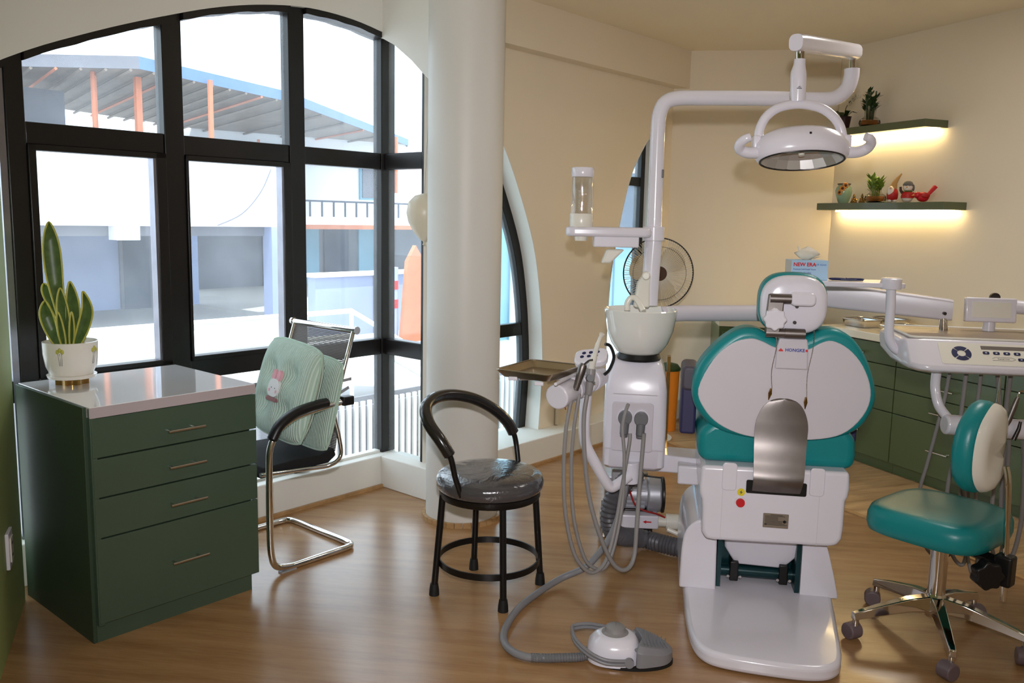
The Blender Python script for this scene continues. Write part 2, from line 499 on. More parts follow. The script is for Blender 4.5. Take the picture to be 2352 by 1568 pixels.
def win(n, label):
    o = bpy.data.objects.new('window_%d' % n, None); COL.objects.link(o)
    o.rotation_euler = (0, 0, ROOM_RZ); o['kind'] = 'structure'; o['label'] = label
    return o
W1 = win(1, 'black framed bay window with an arched head')
G = 3.47
posts = [(0.55, 0.62), (1.21, 1.275), (1.80, 1.885), (2.40, 2.484), (2.945, 3.035)]
for a, b in posts:
    obj('post', MB().prism([(a, SILL), (b, SILL), (b, zA(b) + 0.02), (a, zA(a) + 0.02)], 3.435, 3.50, 'y'), 'black_frame', W1, bevel=0.004)
T0, T1, B0, B1 = 1.635, 1.715, 0.69, 0.772
for (a, b), (c, e) in zip(posts, posts[1:]):
    obj('transom', MB().bb(b, c, 3.442, 3.497, T0, T1), 'black_frame', W1, bevel=0.004)
    obj('rail', MB().bb(b, c, 3.442, 3.497, B0, B1), 'black_frame', W1, bevel=0.004)
    ts = [(u, z) for u, z in archA if b < u < c]
    head = [(b, zA(b))] + ts + [(c, zA(c))]
    obj('pane', MB().prism([(b, T1), (c, T1)] + head[::-1], G, G + 0.005, 'y'), 'window_glass', W1, smooth=False)
    obj('pane', MB().bb(b, c, G, G + 0.005, B1, T0), 'window_glass', W1, smooth=False)
    obj('pane', MB().bb(b, c, G, G + 0.005, SILL, B0), 'window_glass', W1, smooth=False)
    obj('arch_bead', MB().prism([(u, z + 0.014) for u, z in head] + [(u, z - 0.016 - 0.002*math.sin(40*u)) for u, z in head[::-1]], 3.413, 3.50, 'y'), 'black_frame', W1, smooth=False)
# opening sashes
for (a, b), wl, wr in (((1.275, 1.80), 0.028, 0.045), ((1.885, 2.40), 0.012, 0.040)):
    s_ = obj('sash', MB().bb(a, a + wl, 3.425, 3.478, B1, T0).bb(b - wr, b, 3.425, 3.478, B1, T0).bb(a, b, 3.425, 3.478, T0 - 0.022, T0).bb(a, b, 3.425, 3.478, B1, B1 + 0.02), 'black_frame', W1, bevel=0.003)
    obj('sash_edge', MB().bb(b - wr - 0.010, b - wr, 3.43, 3.475, B1 + 0.02, T0 - 0.022), 'alu_strip', s_)
obj('edge_strip', MB().bb(1.185, 1.208, 3.44, 3.49, SILL, zA(1.19)), 'alu_strip', W1)
obj('bottom_bead', MB().bb(0.6, 2.95, 3.45, 3.49, SILL, SILL + 0.012), 'rail_white', W1)
W2 = win(2, 'narrow return of the bay window beside the column')
obj('transom', MB().bb(2.965, 3.02, 3.16, 3.435, T0, T1), 'black_frame', W2, bevel=0.004)
obj('rail', MB().bb(2.965, 3.02, 3.16, 3.435, B0, B1), 'black_frame', W2, bevel=0.004)
head = [(3.435, zB(3.435))] + [(v, z) for v, z in archB if 3.17 < v < 3.43] + [(3.165, zB(3.165))]
obj('pane', MB().prism([(3.165, T1), (3.435, T1)] + head, 2.99, 2.995, 'x'), 'window_glass', W2, smooth=False)
obj('pane', MB().bb(2.99, 2.995, 3.165, 3.435, B1, T0), 'window_glass', W2, smooth=False)
obj('pane', MB().bb(2.99, 2.995, 3.165, 3.435, SILL, B0), 'window_glass', W2, smooth=False)
obj('post', MB().bb(2.965, 3.01, 3.145, 3.165, SILL, 2.1), 'black_frame', W2, bevel=0.004)

# --- far wall with two lancet arches (plane v = 3.22)
curve1 = smooth2([(3.30, 2.11), (3.46, 1.98), (3.62, 1.806), (3.757, 1.577), (3.902, 1.26), (3.975, 0.95), (4.01, 0.62), (4.008, 0.40), (3.985, 0.10)], 4, False)
curve2 = smooth2([(4.675, 0.10), (4.670, 0.50), (4.675, 0.797), (4.700, 1.08), (4.786, 1.422), (4.894, 1.709), (5.036, 1.90), (5.12, 1.97), (5.18, 1.98), (5.22, 1.95)], 4, False)
poly = [(3.26, 0), (3.30, 0)] + curve1 + [(3.98, 0), (4.675, 0)] + curve2 + [(5.22, 0), (5.85, 0), (5.85, CEIL), (3.26, CEIL)]
struct('wall_far', MB().prism(poly, 3.22, 3.38, 'y'), 'cream_wall', rz=ROOM_RZ, smooth=False)
struct('wall_far_sill', MB().prism([(2.99, 3.07), (5.64, 3.07), (5.64, 3.40), (3.25, 3.40), (3.25, 3.22), (2.99, 3.15)], 0, 0.15), 'white_wall', rz=ROOM_RZ, bevel=0.006, smooth=False)
struct('trim_3', MB().bb(3.02, 5.6, 3.055, 3.07, 0, 0.014), 'wood_trim', rz=ROOM_RZ, smooth=False)
struct('ceiling_beam', MB().bb(2.95, 5.72, 3.13, 3.30, 2.31, CEIL), 'cream_wall', rz=ROOM_RZ, smooth=False)
struct('wall_corner', MB().prism([(2.96, 3.14), (3.0, 3.14), (3.28, 3.215), (3.28, 3.240), (2.98, 3.165)], 0.0, CEIL), 'white_wall', rz=ROOM_RZ, smooth=False)
# white lining of the two arches
def band(curve, off, v0, v1):
    out = []
    n = len(curve)
    for i, (u, z) in enumerate(curve):
        a = curve[max(i-1, 0)]; b = curve[min(i+1, n-1)]
        t = Vector((b[0]-a[0], b[1]-a[1], 0)).normalized()
        out.append((u + t.y*off, z - t.x*off))
    return MB().prism(list(curve) + out[::-1], v0, v1, 'y')
struct('trim_4', band(curve1, 0.006, 3.217, 3.35), 'white_wall', rz=ROOM_RZ)
struct('trim_5', band(curve2, 0.006, 3.217, 3.35), 'white_wall', rz=ROOM_RZ)
struct('trim_6', MB().bb(5.214, 5.224, 3.217, 3.35, 0.15, 1.95), 'white_wall', rz=ROOM_RZ)
W3 = win(3, 'black framed arched window between column and dental unit')
obj('arch_frame', band(curve1, 0.065, 3.32, 3.37), 'black_frame', W3, bevel=0.003)
obj('rail', MB().bb(3.30, 3.99, 3.325, 3.368, 0.715, 0.79), 'black_frame', W3, bevel=0.003)
obj('post', MB().bb(3.27, 3.32, 3.32, 3.37, 0.15, 2.11), 'black_frame', W3)
cp = [p for p in curve1 if p[1] > 0.79]
obj('pane', MB().prism([(3.30, 0.79)] + cp + [(4.0, 0.79)], 3.345, 3.350, 'y'), 'tinted_glass', W3, smooth=False)
obj('pane', MB().bb(3.30, 4.0, 3.345, 3.350, 0.15, 0.715), 'tinted_glass', W3, smooth=False)
W4 = win(4, 'narrow arched window in the far corner behind the fan')
obj('arch_frame', band(curve2, 0.05, 3.32, 3.37), 'black_frame', W4, bevel=0.003)
obj('post', MB().bb(5.165, 5.22, 3.32, 3.37, 0.15, 1.97), 'black_frame', W4)
obj('transom', MB().bb(4.80, 5.18, 3.325, 3.368, 1.64, 1.70), 'black_frame', W4, bevel=0.003)
obj('rail', MB().bb(4.68, 5.18, 3.325, 3.368, 0.75, 0.80), 'black_frame', W4, bevel=0.003)
obj('pane', MB().prism([p for p in curve2] + [(5.22, 0.10)], 3.345, 3.350, 'y'), 'tinted_glass', W4, smooth=False)

# --- column with its ring of wood blocks
CX, CY, CR = -0.225, 3.99, 0.169
colo = struct('column', MB().lathe([(CR, 0), (CR, CEIL)], 64, (0, 0, 0)), 'column_paint', loc=(CX, CY, 0), label='round white column standing by the bay window')
blk = None
for k in range(30):
    a0, a1 = 2*PI*k/30, 2*PI*(k+1)/30 - 0.012
    if blk is None:
        m_ = MB().prism([((CR+0.002)*math.cos(a), (CR+0.002)*math.sin(a)) for a in (0, a1*0.5, a1)] + [((CR+0.018)*math.cos(a), (CR+0.018)*math.sin(a)) for a in (a1, a1*0.5, 0)], 0, 0.022)
        blk = obj('trim_block', m_, 'wood_trim', colo)
    else:
        c = blk.copy(); COL.objects.link(c); c.parent = colo; c.rotation_euler = (0, 0, a0)

# ================================================================== outside
GZ = -0.6
struct('ground', MB().bb(-25, 45, 3.53, 45, GZ - 0.2, GZ), 'ground_concrete', rz=ROOM_RZ, smooth=False)
H = thing('house', 'white house across the yard with a long parapet and shaded ground floor', 'house', room(0, 14.6, GZ), ROOM_RZ)
def hp(name, b, m, parent=H, **k): return obj(name, b, m, parent, smooth=False, **k)
zz = -GZ
hp('parapet', MB().bb(0.5, 9.95, 0, 0.25, 1.157+zz, 2.33+zz), 'stucco_white')
hp('parapet_bracket', MB().bb(6.72, 7.12, -0.06, 0.24, 0.92+zz, 1.157+zz), 'stucco_white')
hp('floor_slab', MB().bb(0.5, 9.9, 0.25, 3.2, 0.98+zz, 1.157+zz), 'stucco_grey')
hp('rear_wall', MB().bb(0.5, 10.0, 3.2, 3.4, 0, 1.0+zz), 'stucco_blue')
hp('upper_wall', MB().bb(0.5, 7.0, 2.4, 2.6, 1.16+zz, 3.55+zz), 'stucco_grey')
hp('end_wall', MB().bb(0.3, 0.5, 0, 3.4, 0, 3.1+zz), 'stucco_white')
hp('corner_pier', MB().bb(9.75, 9.95, 0.0, 0.3, 0, 1.157+zz), 'stucco_blue')
for x0, x1 in ((8.3, 8.85), (3.0, 3.9)):
    dd = hp('doorway', MB().bb(x0-0.06, x1+0.06, 3.12, 3.2, 0, 2.1-0.6+zz), 'stucco_grey')
    hp('door_leaf', MB().bb(x0, x1, 3.10, 3.13, 0, 2.0-0.6+zz), 'shade_dark', dd)
for x0, x1 in ((4.6, 5.6), (1.2, 2.2)):
    ww = hp('window', MB().bb(x0-0.06, x1+0.06, 2.34, 2.4, 1.7+zz, 2.7+zz), 'rust_orange')
    hp('pane', MB().bb(x0, x1, 2.32, 2.35, 1.75+zz, 2.65+zz), 'shade_dark', ww)
hp('laundry_cloth', MB().bb(6.3, 7.0, 1.2, 1.23, 2.25+zz, 2.75+zz), 'rail_white')
hp('green_awning', MB().bb(9.0, 9.5, 1.0, 1.6, 2.3+zz, 2.38+zz), 'leaf_light')
for x in (2.4, 7.35):
    hp('post', MB().bb(x, x+0.10, 0.35, 0.45, 1.157+zz, 3.68+zz), 'rust_orange')
hp('cable', MB().tube(smooth_path([(8.6, -0.02, 1.18+zz), (9.1, -0.03, 1.4+zz), (9.5, -0.03, 1.8+zz), (9.75, -0.02, 2.25+zz)], 6), 0.012, 6), 'stucco_grey')

# tin roof over the house, with a pale blue fascia
RZ_ = 3.7
P0, P1, P2, P3 = atz(-160, 148, RZ_), atz(320, 158, RZ_), atz(657, 232, RZ_), atz(985, 352, RZ_)
back = room(1.2, 6.0)
TR = thing('tin_roof', 'brown corrugated tin roof with blue fascia over the white house', 'roof', (P1.x, P1.y, RZ_))
rel = lambda p: Vector((p.x - P1.x, p.y - P1.y, 0))
rim = [rel(P0), rel(P1), rel(P2), rel(P3)]
far_ = [p + Vector((back.x, back.y, 0)) for p in rim]
obj('roof_sheet', MB().loft([[p + Vector((0, 0, 0.03)) for p in rim] , [p + Vector((0, 0, -0.12)) for p in far_]], cap=False, closed=False), 'tin_roof', TR, smooth=False)
for k in range(3):
    a, b = rim[k], rim[k+1]
    obj('fascia_board', MB().loft([[a, b, b + Vector((0, 0, 0.2)), a + Vector((0, 0, 0.2))], [q + Vector((0.02, 0.06, 0)) for q in (a, b, b + Vector((0, 0, 0.2)), a + Vector((0, 0, 0.2)))]]), 'fascia_blue' if k else 'stucco_grey', TR, smooth=False)
for k in range(26):
    t = k/25*3; i = min(int(t), 2); f = t - i
    a = rim[i].lerp(rim[i+1], f); b = far_[i].lerp(far_[i+1], f)
    obj('rafter', MB().tube([a + Vector((0, 0, -0.02)), b + Vector((0, 0, -0.17))], 0.03, 4), 'rust_orange' if k % 5 == 0 else 'tin_roof', TR, smooth=False)
for t in (0.62, 1.25, 1.9, 2.55):
    i = int(t); f = t - i
    a = rim[i].lerp(rim[i+1], f) + Vector((0.3, 0.5, 0))
    obj('post', MB().cyl(a + Vector((0, 0, -1.6)), a + Vector((0, 0, 0.05)), 0.05, n=8), 'rust_orange', TR)

# taller house further right, with balcony slab, orange grille and blue door
H2 = thing('balcony_house', 'pale house with orange edged balcony slab and blue doors beyond the yard', 'house', room(13.0, 20.0, GZ), ROOM_RZ)
q = lambda name, b, m, parent=H2: obj(name, b, m, parent, smooth=False)
q('wall', MB().bb(-1.5, 9, 1.6, 1.9, 0, 4.6), 'stucco_white')
q('balcony_slab', MB().bb(-1.5, 7.5, -0.2, 1.6, 1.70, 1.96), 'stucco_white')
q('slab_edge', MB().bb(-0.6, 7.5, -0.24, -0.2, 1.62, 1.74), 'rust_orange')
q('lower_wall', MB().bb(-1.5, 9, 1.3, 1.6, 0, 1.70), 'stucco_grey')
for x0, x1, m_ in ((0.9, 1.7, 'shade_dark'), (3.0, 3.9, 'shade_dark'), (1.9, 2.8, 'panel_blue'), (4.3, 5.0, 'panel_blue')):
    q('lower_bay', MB().bb(x0, x1, 1.24, 1.3, 0, 1.66), m_)
for x0, x1 in ((0.6, 2.0),):
    dd = q('doorway', MB().bb(x0-0.1, x1+0.1, 1.5, 1.6, 1.96, 3.9), 'shade_dark')
    q('door_leaf', MB().bb(x1-0.55, x1+0.05, 1.45, 1.5, 1.96, 3.8), 'door_blue', dd)
w_ = q('window', MB().bb(4.6, 5.5, 1.53, 1.6, 2.5, 3.6), 'panel_blue')
q('pane', MB().bb(4.68, 5.42, 1.50, 1.53, 2.56, 3.54), 'stucco_grey', w_)
g_ = q('grille', MB().bb(-0.9, 0.8, 0.0, 0.05, 3.0, 3.06).bb(-0.9, 0.8, 0.0, 0.05, 2.45, 2.5), 'rust_orange')
for x in (-0.6, -0.1, 0.0, 0.35, 0.7):
    q('bar', MB().bb(x, x+0.06, 0, 0.05, 1.96, 3.9 if x == 0.0 else 3.06), 'rust_orange', g_)
r_ = q('balcony_rail', MB().bb(-1.4, 7.4, -0.12, -0.08, 2.36, 2.41), 'shade_dark')
for k in range(22):
    q('baluster', MB().bb(-1.3 + k*0.4, -1.26 + k*0.4, -0.12, -0.08, 1.96, 2.38), 'shade_dark', r_)

# blue clad neighbour seen through the two lancet windows
H3 = thing('clad_building', 'pale blue sheet clad building seen through the arched windows', 'building', room(10.4, 9.5, GZ), ROOM_RZ)
for k in range(14):
    obj('cladding_sheet', MB().bb(k*0.9, k*0.9 + 0.87, 0.03*(k % 2), 0.2, 0, 5.2), 'panel_blue', H3, smooth=False)
for x in (1.2, 3.4, 6.4):
    w_ = obj('window', MB().bb(x, x + 1.2, -0.05, 0.02, 1.5, 3.0), 'stucco_white', H3, smooth=False)
    obj('pane', MB().bb(x + 0.08, x + 1.12, -0.08, -0.05, 1.58, 2.92), 'shade_dark', w_, smooth=False)
obj('downpipe', MB().cyl((0.5, -0.1, 0), (0.5, -0.1, 5.0), 0.06, n=10), 'rail_white', H3)
# orange tarpaulin and red banded post near the return window
tag(obj('tarpaulin', MB().prism([(-0.25, 0), (0.25, 0), (0.2, 1.35), (0.05, 1.55), (-0.12, 1.3)], -0.04, 0.04, 'y'), 'rust_orange', loc=room(9.55, 10.4, GZ), rz=ROOM_RZ), 'upright orange tarpaulin sheet leaning in the yard', 'tarpaulin')
bp = thing('banded_post', 'short grey post with two red bands out in the yard', 'post', room(9.25, 10.6, GZ))
obj('shaft', MB().cyl((0, 0, 0), (0, 0, 1.2), 0.14, n=14), 'stucco_blue', bp)
for z in (0.55, 0.85): obj('band', MB().cyl((0, 0, z), (0, 0, z + 0.14), 0.146, n=14), 'red', bp)

YW = thing('backdrop_wall', 'low grey blue backdrop wall added behind the white railing', 'wall', room(8.55, 11.6, GZ), ROOM_RZ)  # added wall standing in for the shaded lower walls of the balcony house
obj('wall_face', MB().bb(0, 2.2, 0, 0.2, 0, 1.0), 'stucco_blue', YW, smooth=False)
obj('coping', MB().bb(-0.05, 2.25, -0.05, 0.25, 1.0, 1.06), 'stucco_white', YW, smooth=False)
obj('pilaster', MB().bb(1.2, 1.6, -0.06, 0.0, 0, 1.0), 'stucco_grey', YW, smooth=False)
# white stair railing in the yard
RL = thing('stair_railing', 'white tubular stair railing outside the bay window', 'railing', room(4.8, 6.0, GZ), ROOM_RZ)
for z in (0.59, 0.375):
    obj('handrail', MB().tube([(-3.2, 0, z - GZ), (0, 0, z - GZ - 0.01), (1.3, 0, z - GZ - 0.72)], 0.022, 8), 'rail_white', RL)
for x, dz in ((-3.0, 0), (-1.9, 0), (-0.9, 0), (0, 0), (0.65, -0.36), (1.25, -0.68)):
    obj('baluster', MB().cyl((x, 0, 0), (x, 0, 0.59 - GZ + dz), 0.018, n=8), 'rail_white', RL)
# slatted fence close to the glass
FN = thing('slatted_fence', 'white slatted fence low outside the bay window', 'fence', room(3.2, 4.75, GZ), ROOM_RZ)
sl = None
for k in range(44):
    if sl is None: sl = obj('slat', MB().bb(0, 0.030, -0.01, 0.01, 0, 0.70), 'rail_white', FN, smooth=False)
    else:
        c = sl.copy(); COL.objects.link(c); c.parent = FN; c.location = (k*0.062, 0, 0)
obj('gap_shade_board', MB().bb(-0.1, 2.75, 0.06, 0.08, 0, 0.72), 'stucco_grey', FN)  # grey sheet added to stand in for the shade between the slats
obj('cross_rail', MB().bb(-0.1, 2.75, 0.012, 0.035, 0.14, 0.18), 'fascia_blue', FN)
obj('cross_rail', MB().bb(-0.1, 2.75, 0.012, 0.035, 0.62, 0.66), 'stucco_grey', FN)
# pale sloping canopy sheet below the railing
tag(obj('canopy_sheet', MB().loft([[Vector((0, 0, 0.62)), Vector((2.6, 0, 0.20)), Vector((2.6, 1.5, 0.55)), Vector((0, 1.5, 0.9))], [Vector((0, 0, 0.60)), Vector((2.6, 0, 0.18)), Vector((2.6, 1.5, 0.53)), Vector((0, 1.5, 0.88))]]), 'stucco_white', loc=room(4.0, 6.4, GZ), rz=ROOM_RZ, smooth=False), 'sloping pale canopy sheet below the yard railing', 'canopy')

# ================================================================== left side of the room
# ---- drawer cabinet by the window
cab = thing('drawer_cabinet', 'dark green four drawer cabinet with glossy white countertop under the bay window', 'cabinet', room(1.157, 2.765, 0), ROOM_RZ)
obj('body', MB().bb(0, 0.58, 0.0, 0.535, 0.06, 0.752).bb(0.0, 0.02, -0.02, 0.0, 0.06, 0.785), 'green_paint', cab, bevel=0.002)
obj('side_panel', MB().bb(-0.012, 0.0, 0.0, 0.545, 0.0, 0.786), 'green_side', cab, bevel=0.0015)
obj('plinth', MB().bb(0, 0.575, 0.0, 0.03, 0, 0.07), 'green_paint', cab)
obj('countertop', MB().bb(0.0, 0.592, -0.025, 0.55, 0.752, 0.788), 'white_counter', cab, bevel=0.002)
obj('edge_band', MB().bb(0.0, 0.592, -0.0262, -0.0252, 0.753, 0.787), 'edge_band', cab)
rows = ((0.622, 0.750, 0.672), (0.491, 0.617, 0.547), (0.357, 0.486, 0.416), (0.068, 0.352, 0.210))
def bar_handle(parent, x0, x1, z, y0, m='steel'):
    h = obj('handle', MB().cyl((x0, y0 - 0.026, z), (x1, y0 - 0.026, z), 0.0048, n=10).cyl((x0 + 0.012, y0, z), (x0 + 0.012, y0 - 0.026, z), 0.004, n=8).cyl((x1 - 0.032, y0, z), (x1 - 0.032, y0 - 0.026, z), 0.004, n=8), m, parent)
    return h
for z0, z1, hz in rows:
    dr = obj('drawer', MB().bb(0.004, 0.594, -0.022, -0.001, z0, z1), 'green_paint', cab, bevel=0.0015)
    bar_handle(dr, 0.245, 0.378, hz, -0.022)

# ---- snake plant
pp = room(1.292, 3.19, 0.788)
sp = thing('snake_plant', 'variegated snake plant in a white pot on the drawer cabinet', 'plant', pp, ROOM_RZ)
pot = obj('pot', MB().lathe([(0.062, 0.032), (0.070, 0.036), (0.083, 0.065), (0.090, 0.11), (0.091, 0.152), (0.087, 0.153), (0.085, 0.12), (0.03, 0.118), (0.001, 0.118)], 40), 'pot_white', sp)
obj('saucer', MB().lathe([(0.055, 0.020), (0.078, 0.023), (0.082, 0.034), (0.076, 0.036), (0.05, 0.034), (0.001, 0.032)], 40), 'pot_white', sp)
ft = []
for k in range(40):
    a = 2*PI*k/40; r = 0.052 + 0.006*math.cos(8*a)
    ft.append((r*math.cos(a), r*math.sin(a)))
obj('gold_foot', MB().prism(ft, 0.0, 0.022), 'gold', sp, label='gold scalloped foot')
obj('soil', MB().lathe([(0.084, 0.122), (0.05, 0.126), (0.001, 0.128)], 24), 'soil', sp)
def flower(ang, zb, h):
    b = MB()
    for j in (-1, 0, 1):
        a = ang + 0.07*j
        path = [(math.cos(a*1.0 - 0.02*j*(1-t))*(0.0845 + 0.0062*t), math.sin(a - 0.02*j*(1-t))*(0.0845 + 0.0062*t), zb + h*t) for t in (0, 0.5, 1)]
        b.tube(path, 0.0008, 5)
    return b
for ang in (-2.35, -1.0):
    f_ = obj('painted_stem', flower(ang, 0.075, 0.045), 'felt_grey', sp)
    bl = MB()
    for j in (-1, 0, 1):
        a = ang + 0.09*j
        bl.sphere((math.cos(a)*0.0895, math.sin(a)*0.0895, 0.125 + 0.006*(j == 0)), 0.006, 10, 6, (1, 1, 1.4))
    obj('painted_bloom', bl, 'leaf_edge', f_)
def leaf(path, wmax, face, ma='leaf_dark', mb_='leaf_edge', peak=0.45, base=0.42):
    P = smooth_path(path, 8); n = len(P)
    rings = []; edge_l = []; edge_r = []
    face = Vector(face).normalized()
    for i, p in enumerate(P):
        t = i/(n-1)
        T = (P[min(i+1, n-1)] - P[max(i-1, 0)]).normalized()
        side_ = T.cross(face).normalized(); nn = side_.cross(T)
        if t < peak: wd = wmax*(base + (1 - base)*(math.sin(PI/2*t/peak) if base > 0.3 else (0.5 - 0.5*math.cos(PI*t/peak))))
        else: wd = wmax*math.cos(PI/2*((t-peak)/(1-peak))**1.25)
        wd = max(wd, 0.0008)
        cup = wd*0.22
        rings.append([p - side_*wd + nn*cup, p - side_*wd*0.5 + nn*0.001, p + nn*-0.003, p + side_*wd*0.5 + nn*0.001, p + side_*wd + nn*cup,
                      p + side_*wd*0.5 - nn*0.003, p - nn*0.006, p - side_*wd*0.5 - nn*0.003])
        edge_l.append(p - side_*wd + nn*cup); edge_r.append(p + side_*wd + nn*cup)
    lf = obj('leaf', MB().loft(rings), ma, sp)
    rr = [0.0033 if 0 < i < n-1 else 0.001 for i in range(n)]
    obj('leaf_margin', MB().tube(edge_l, rr, 6).tube(edge_r, rr, 6), mb_, lf)
tocam = (-0.653, -0.757, 0)   # room-frame direction back to the viewpoint, roughly
FCE = (-0.38, -0.92, 0)
def L3(px, py, dv=0.0):      # plant-local position for a leaf point, at the pot's own distance plus dv
    Y = pp.y + dv
    wpt = at(px, py, Y) - pp
    c, s_ = math.cos(-ROOM_RZ), math.sin(-ROOM_RZ)
    return Vector((wpt.x*c - wpt.y*s_, wpt.x*s_ + wpt.y*c, wpt.z))
leaf([L3(150, 800), L3(140, 720), L3(126, 640), L3(118, 570), L3(112, 508)], 0.0275, FCE, peak=0.66, base=0.27)
leaf([L3(140, 800, 0.02), L3(122, 760, 0.02), L3(106, 720, 0.02), L3(103, 690, 0.02)], 0.024, FCE)
leaf([L3(142, 795, 0.03), L3(128, 720, 0.03), L3(112, 680, 0.03), L3(100, 650, 0.03)], 0.016, FCE, peak=0.7, base=0.25)
leaf([L3(158, 800, -0.01), L3(150, 750, -0.01), L3(142, 700, -0.01), L3(138, 660, -0.01)], 0.018, FCE)
leaf([L3(166, 800, 0.01), L3(168, 740, 0.01), L3(166, 690, 0.01), L3(160, 645, 0.01)], 0.022, FCE)
leaf([L3(172, 800, -0.02), L3(190, 755, -0.02), L3(200, 710, -0.02), L3(190, 668, -0.02)], 0.019, FCE)
leaf([L3(164, 800, -0.03), L3(165, 760, -0.03), L3(164, 715, -0.03)], 0.008, FCE)
leaf([L3(148, 800, -0.03), L3(140, 760, -0.03), L3(132, 715, -0.03)], 0.010, FCE)

# ---- cantilever mesh chair
vc = thing('visitor_chair', 'chrome cantilever chair with grey mesh back and black seat beside the drawer cabinet', 'chair', room(2.0, 3.05, 0), ROOM_RZ)
def V3(u, v, z): return Vector((u - 2.0, v - 3.05, z))
NV, FV = 2.815, 3.285
def side_path(v):
    return [V3(2.215, v, 0.645), V3(2.06, v, 0.630), V3(1.96, v, 0.612), V3(1.895, v, 0.575), V3(1.860, v, 0.52), V3(1.850, v, 0.44), V3(1.848, v, 0.20), V3(1.852, v, 0.09), V3(1.872, v, 0.035), V3(1.93, v, 0.016), V3(2.0, v, 0.0135), V3(2.14, v, 0.0135)]
rear = [V3(2.215, NV, 0.0135), V3(2.25, NV + 0.012, 0.0135), V3(2.262, NV + 0.06, 0.0135), V3(2.262, 3.05, 0.0135), V3(2.262, FV - 0.06, 0.0135), V3(2.25, FV - 0.012, 0.0135), V3(2.215, FV, 0.0135)]
path = smooth_path(side_path(NV) + rear + side_path(FV)[::-1], 6)
obj('sled_frame', MB().tube(path, 0.0135, 14), 'chrome', vc, label='bent chrome tube frame')
for v in (NV, FV):
    pth = smooth_path([V3(2.13, v, 0.652), V3(2.06, v, 0.648), V3(1.97, v, 0.632), V3(1.90, v, 0.595), V3(1.862, v, 0.54)], 6)
    obj('armrest', MB().tube(pth, [0.006] + [0.019]*(len(pth)-2) + [0.012], 12, sy=1.25), 'black_plastic', vc)
    obj('arm_clamp', MB().bb(0.195, 0.25, (v-3.05) - 0.02, (v-3.05) + 0.02, 0.628, 0.665), 'black_plastic', vc, bevel=0.005)
    bk = smooth_path([V3(1.83, v + (0.03 if v == NV else -0.03), 0.405)] + [V3(2.05, v + (0.03 if v == NV else -0.03), 0.385), V3(2.16, v + (0.03 if v == NV else -0.03), 0.378), V3(2.215, v + (0.03 if v == NV else -0.03), 0.41), V3(2.205, v + (0.03 if v == NV else -0.03), 0.50), V3(2.185, v + (0.03 if v == NV else -0.03), 0.60), V3(2.225, v + (0.03 if v == NV else -0.03), 0.74), V3(2.285, v + (0.03 if v == NV else -0.03), 0.925)], 6)
    obj('back_rail', MB().tube(bk, 0.009, 10), 'chrome', vc)
    obj('floor_glide', MB().bb(-0.11, -0.04, (v-3.05)-0.012, (v-3.05)+0.012, 0.0, 0.006), 'strap_grey', vc)
obj('top_bar', MB().cyl(V3(2.288, NV + 0.012, 0.93), V3(2.288, FV - 0.012, 0.93), 0.0125, n=14).cyl(V3(2.288, NV + 0.008, 0.93), V3(2.288, NV + 0.02, 0.93), 0.0165, n=16).cyl(V3(2.288, FV - 0.02, 0.93), V3(2.288, FV - 0.008, 0.93), 0.0165, n=16), 'chrome', vc)
prof0 = smooth_path([V3(2.19, 0, 0.43), V3(2.20, 0, 0.50), V3(2.187, 0, 0.60), V3(2.225, 0, 0.74), V3(2.284, 0, 0.918)], 20)
prof = [prof0[0]]; acc = 0.0
for a_, b_ in zip(prof0, prof0[1:]):
    seg_ = (b_ - a_).length; t_ = 0.0065 - acc
    while t_ <= seg_:
        prof.append(a_.lerp(b_, t_/seg_)); t_ += 0.0065
    acc = (acc + seg_) % 0.0065
thr = MB()
for i in range(0, len(prof), 1):
    p = prof[i]
    thr.add([(p.x, NV+0.035-3.05, p.z), (p.x, FV-0.035-3.05, p.z), (p.x + 0.002, FV-0.035-3.05, p.z + 0.0052), (p.x + 0.002, NV+0.035-3.05, p.z + 0.0052)], [(0, 1, 2, 3)])
for k in range(1, 70):
    v = NV + 0.035 + (FV - NV - 0.07)*k/70 - 3.05
    for a, b in zip(prof[::4], prof[4::4]):
        thr.add([(a.x+0.003, v, a.z), (a.x+0.003, v + 0.0016, a.z), (b.x+0.003, v + 0.0016, b.z), (b.x+0.003, v, b.z)], [(0, 1, 2, 3)])
obj('mesh_back', thr, 'mesh_thread', vc, smooth=False, kind='stuff', label='grey woven mesh of the backrest')
st_ = MB().prism([(-0.17, 0.40), (-0.15, 0.425), (0.0, 0.43), (0.12, 0.425), (0.19, 0.44), (0.20, 0.41), (0.16, 0.385), (0.0, 0.385), (-0.16, 0.385)], NV+0.04-3.05, FV-0.04-3.05, 'y')
obj('seat', st_, 'black_fabric', vc, bevel=0.006)

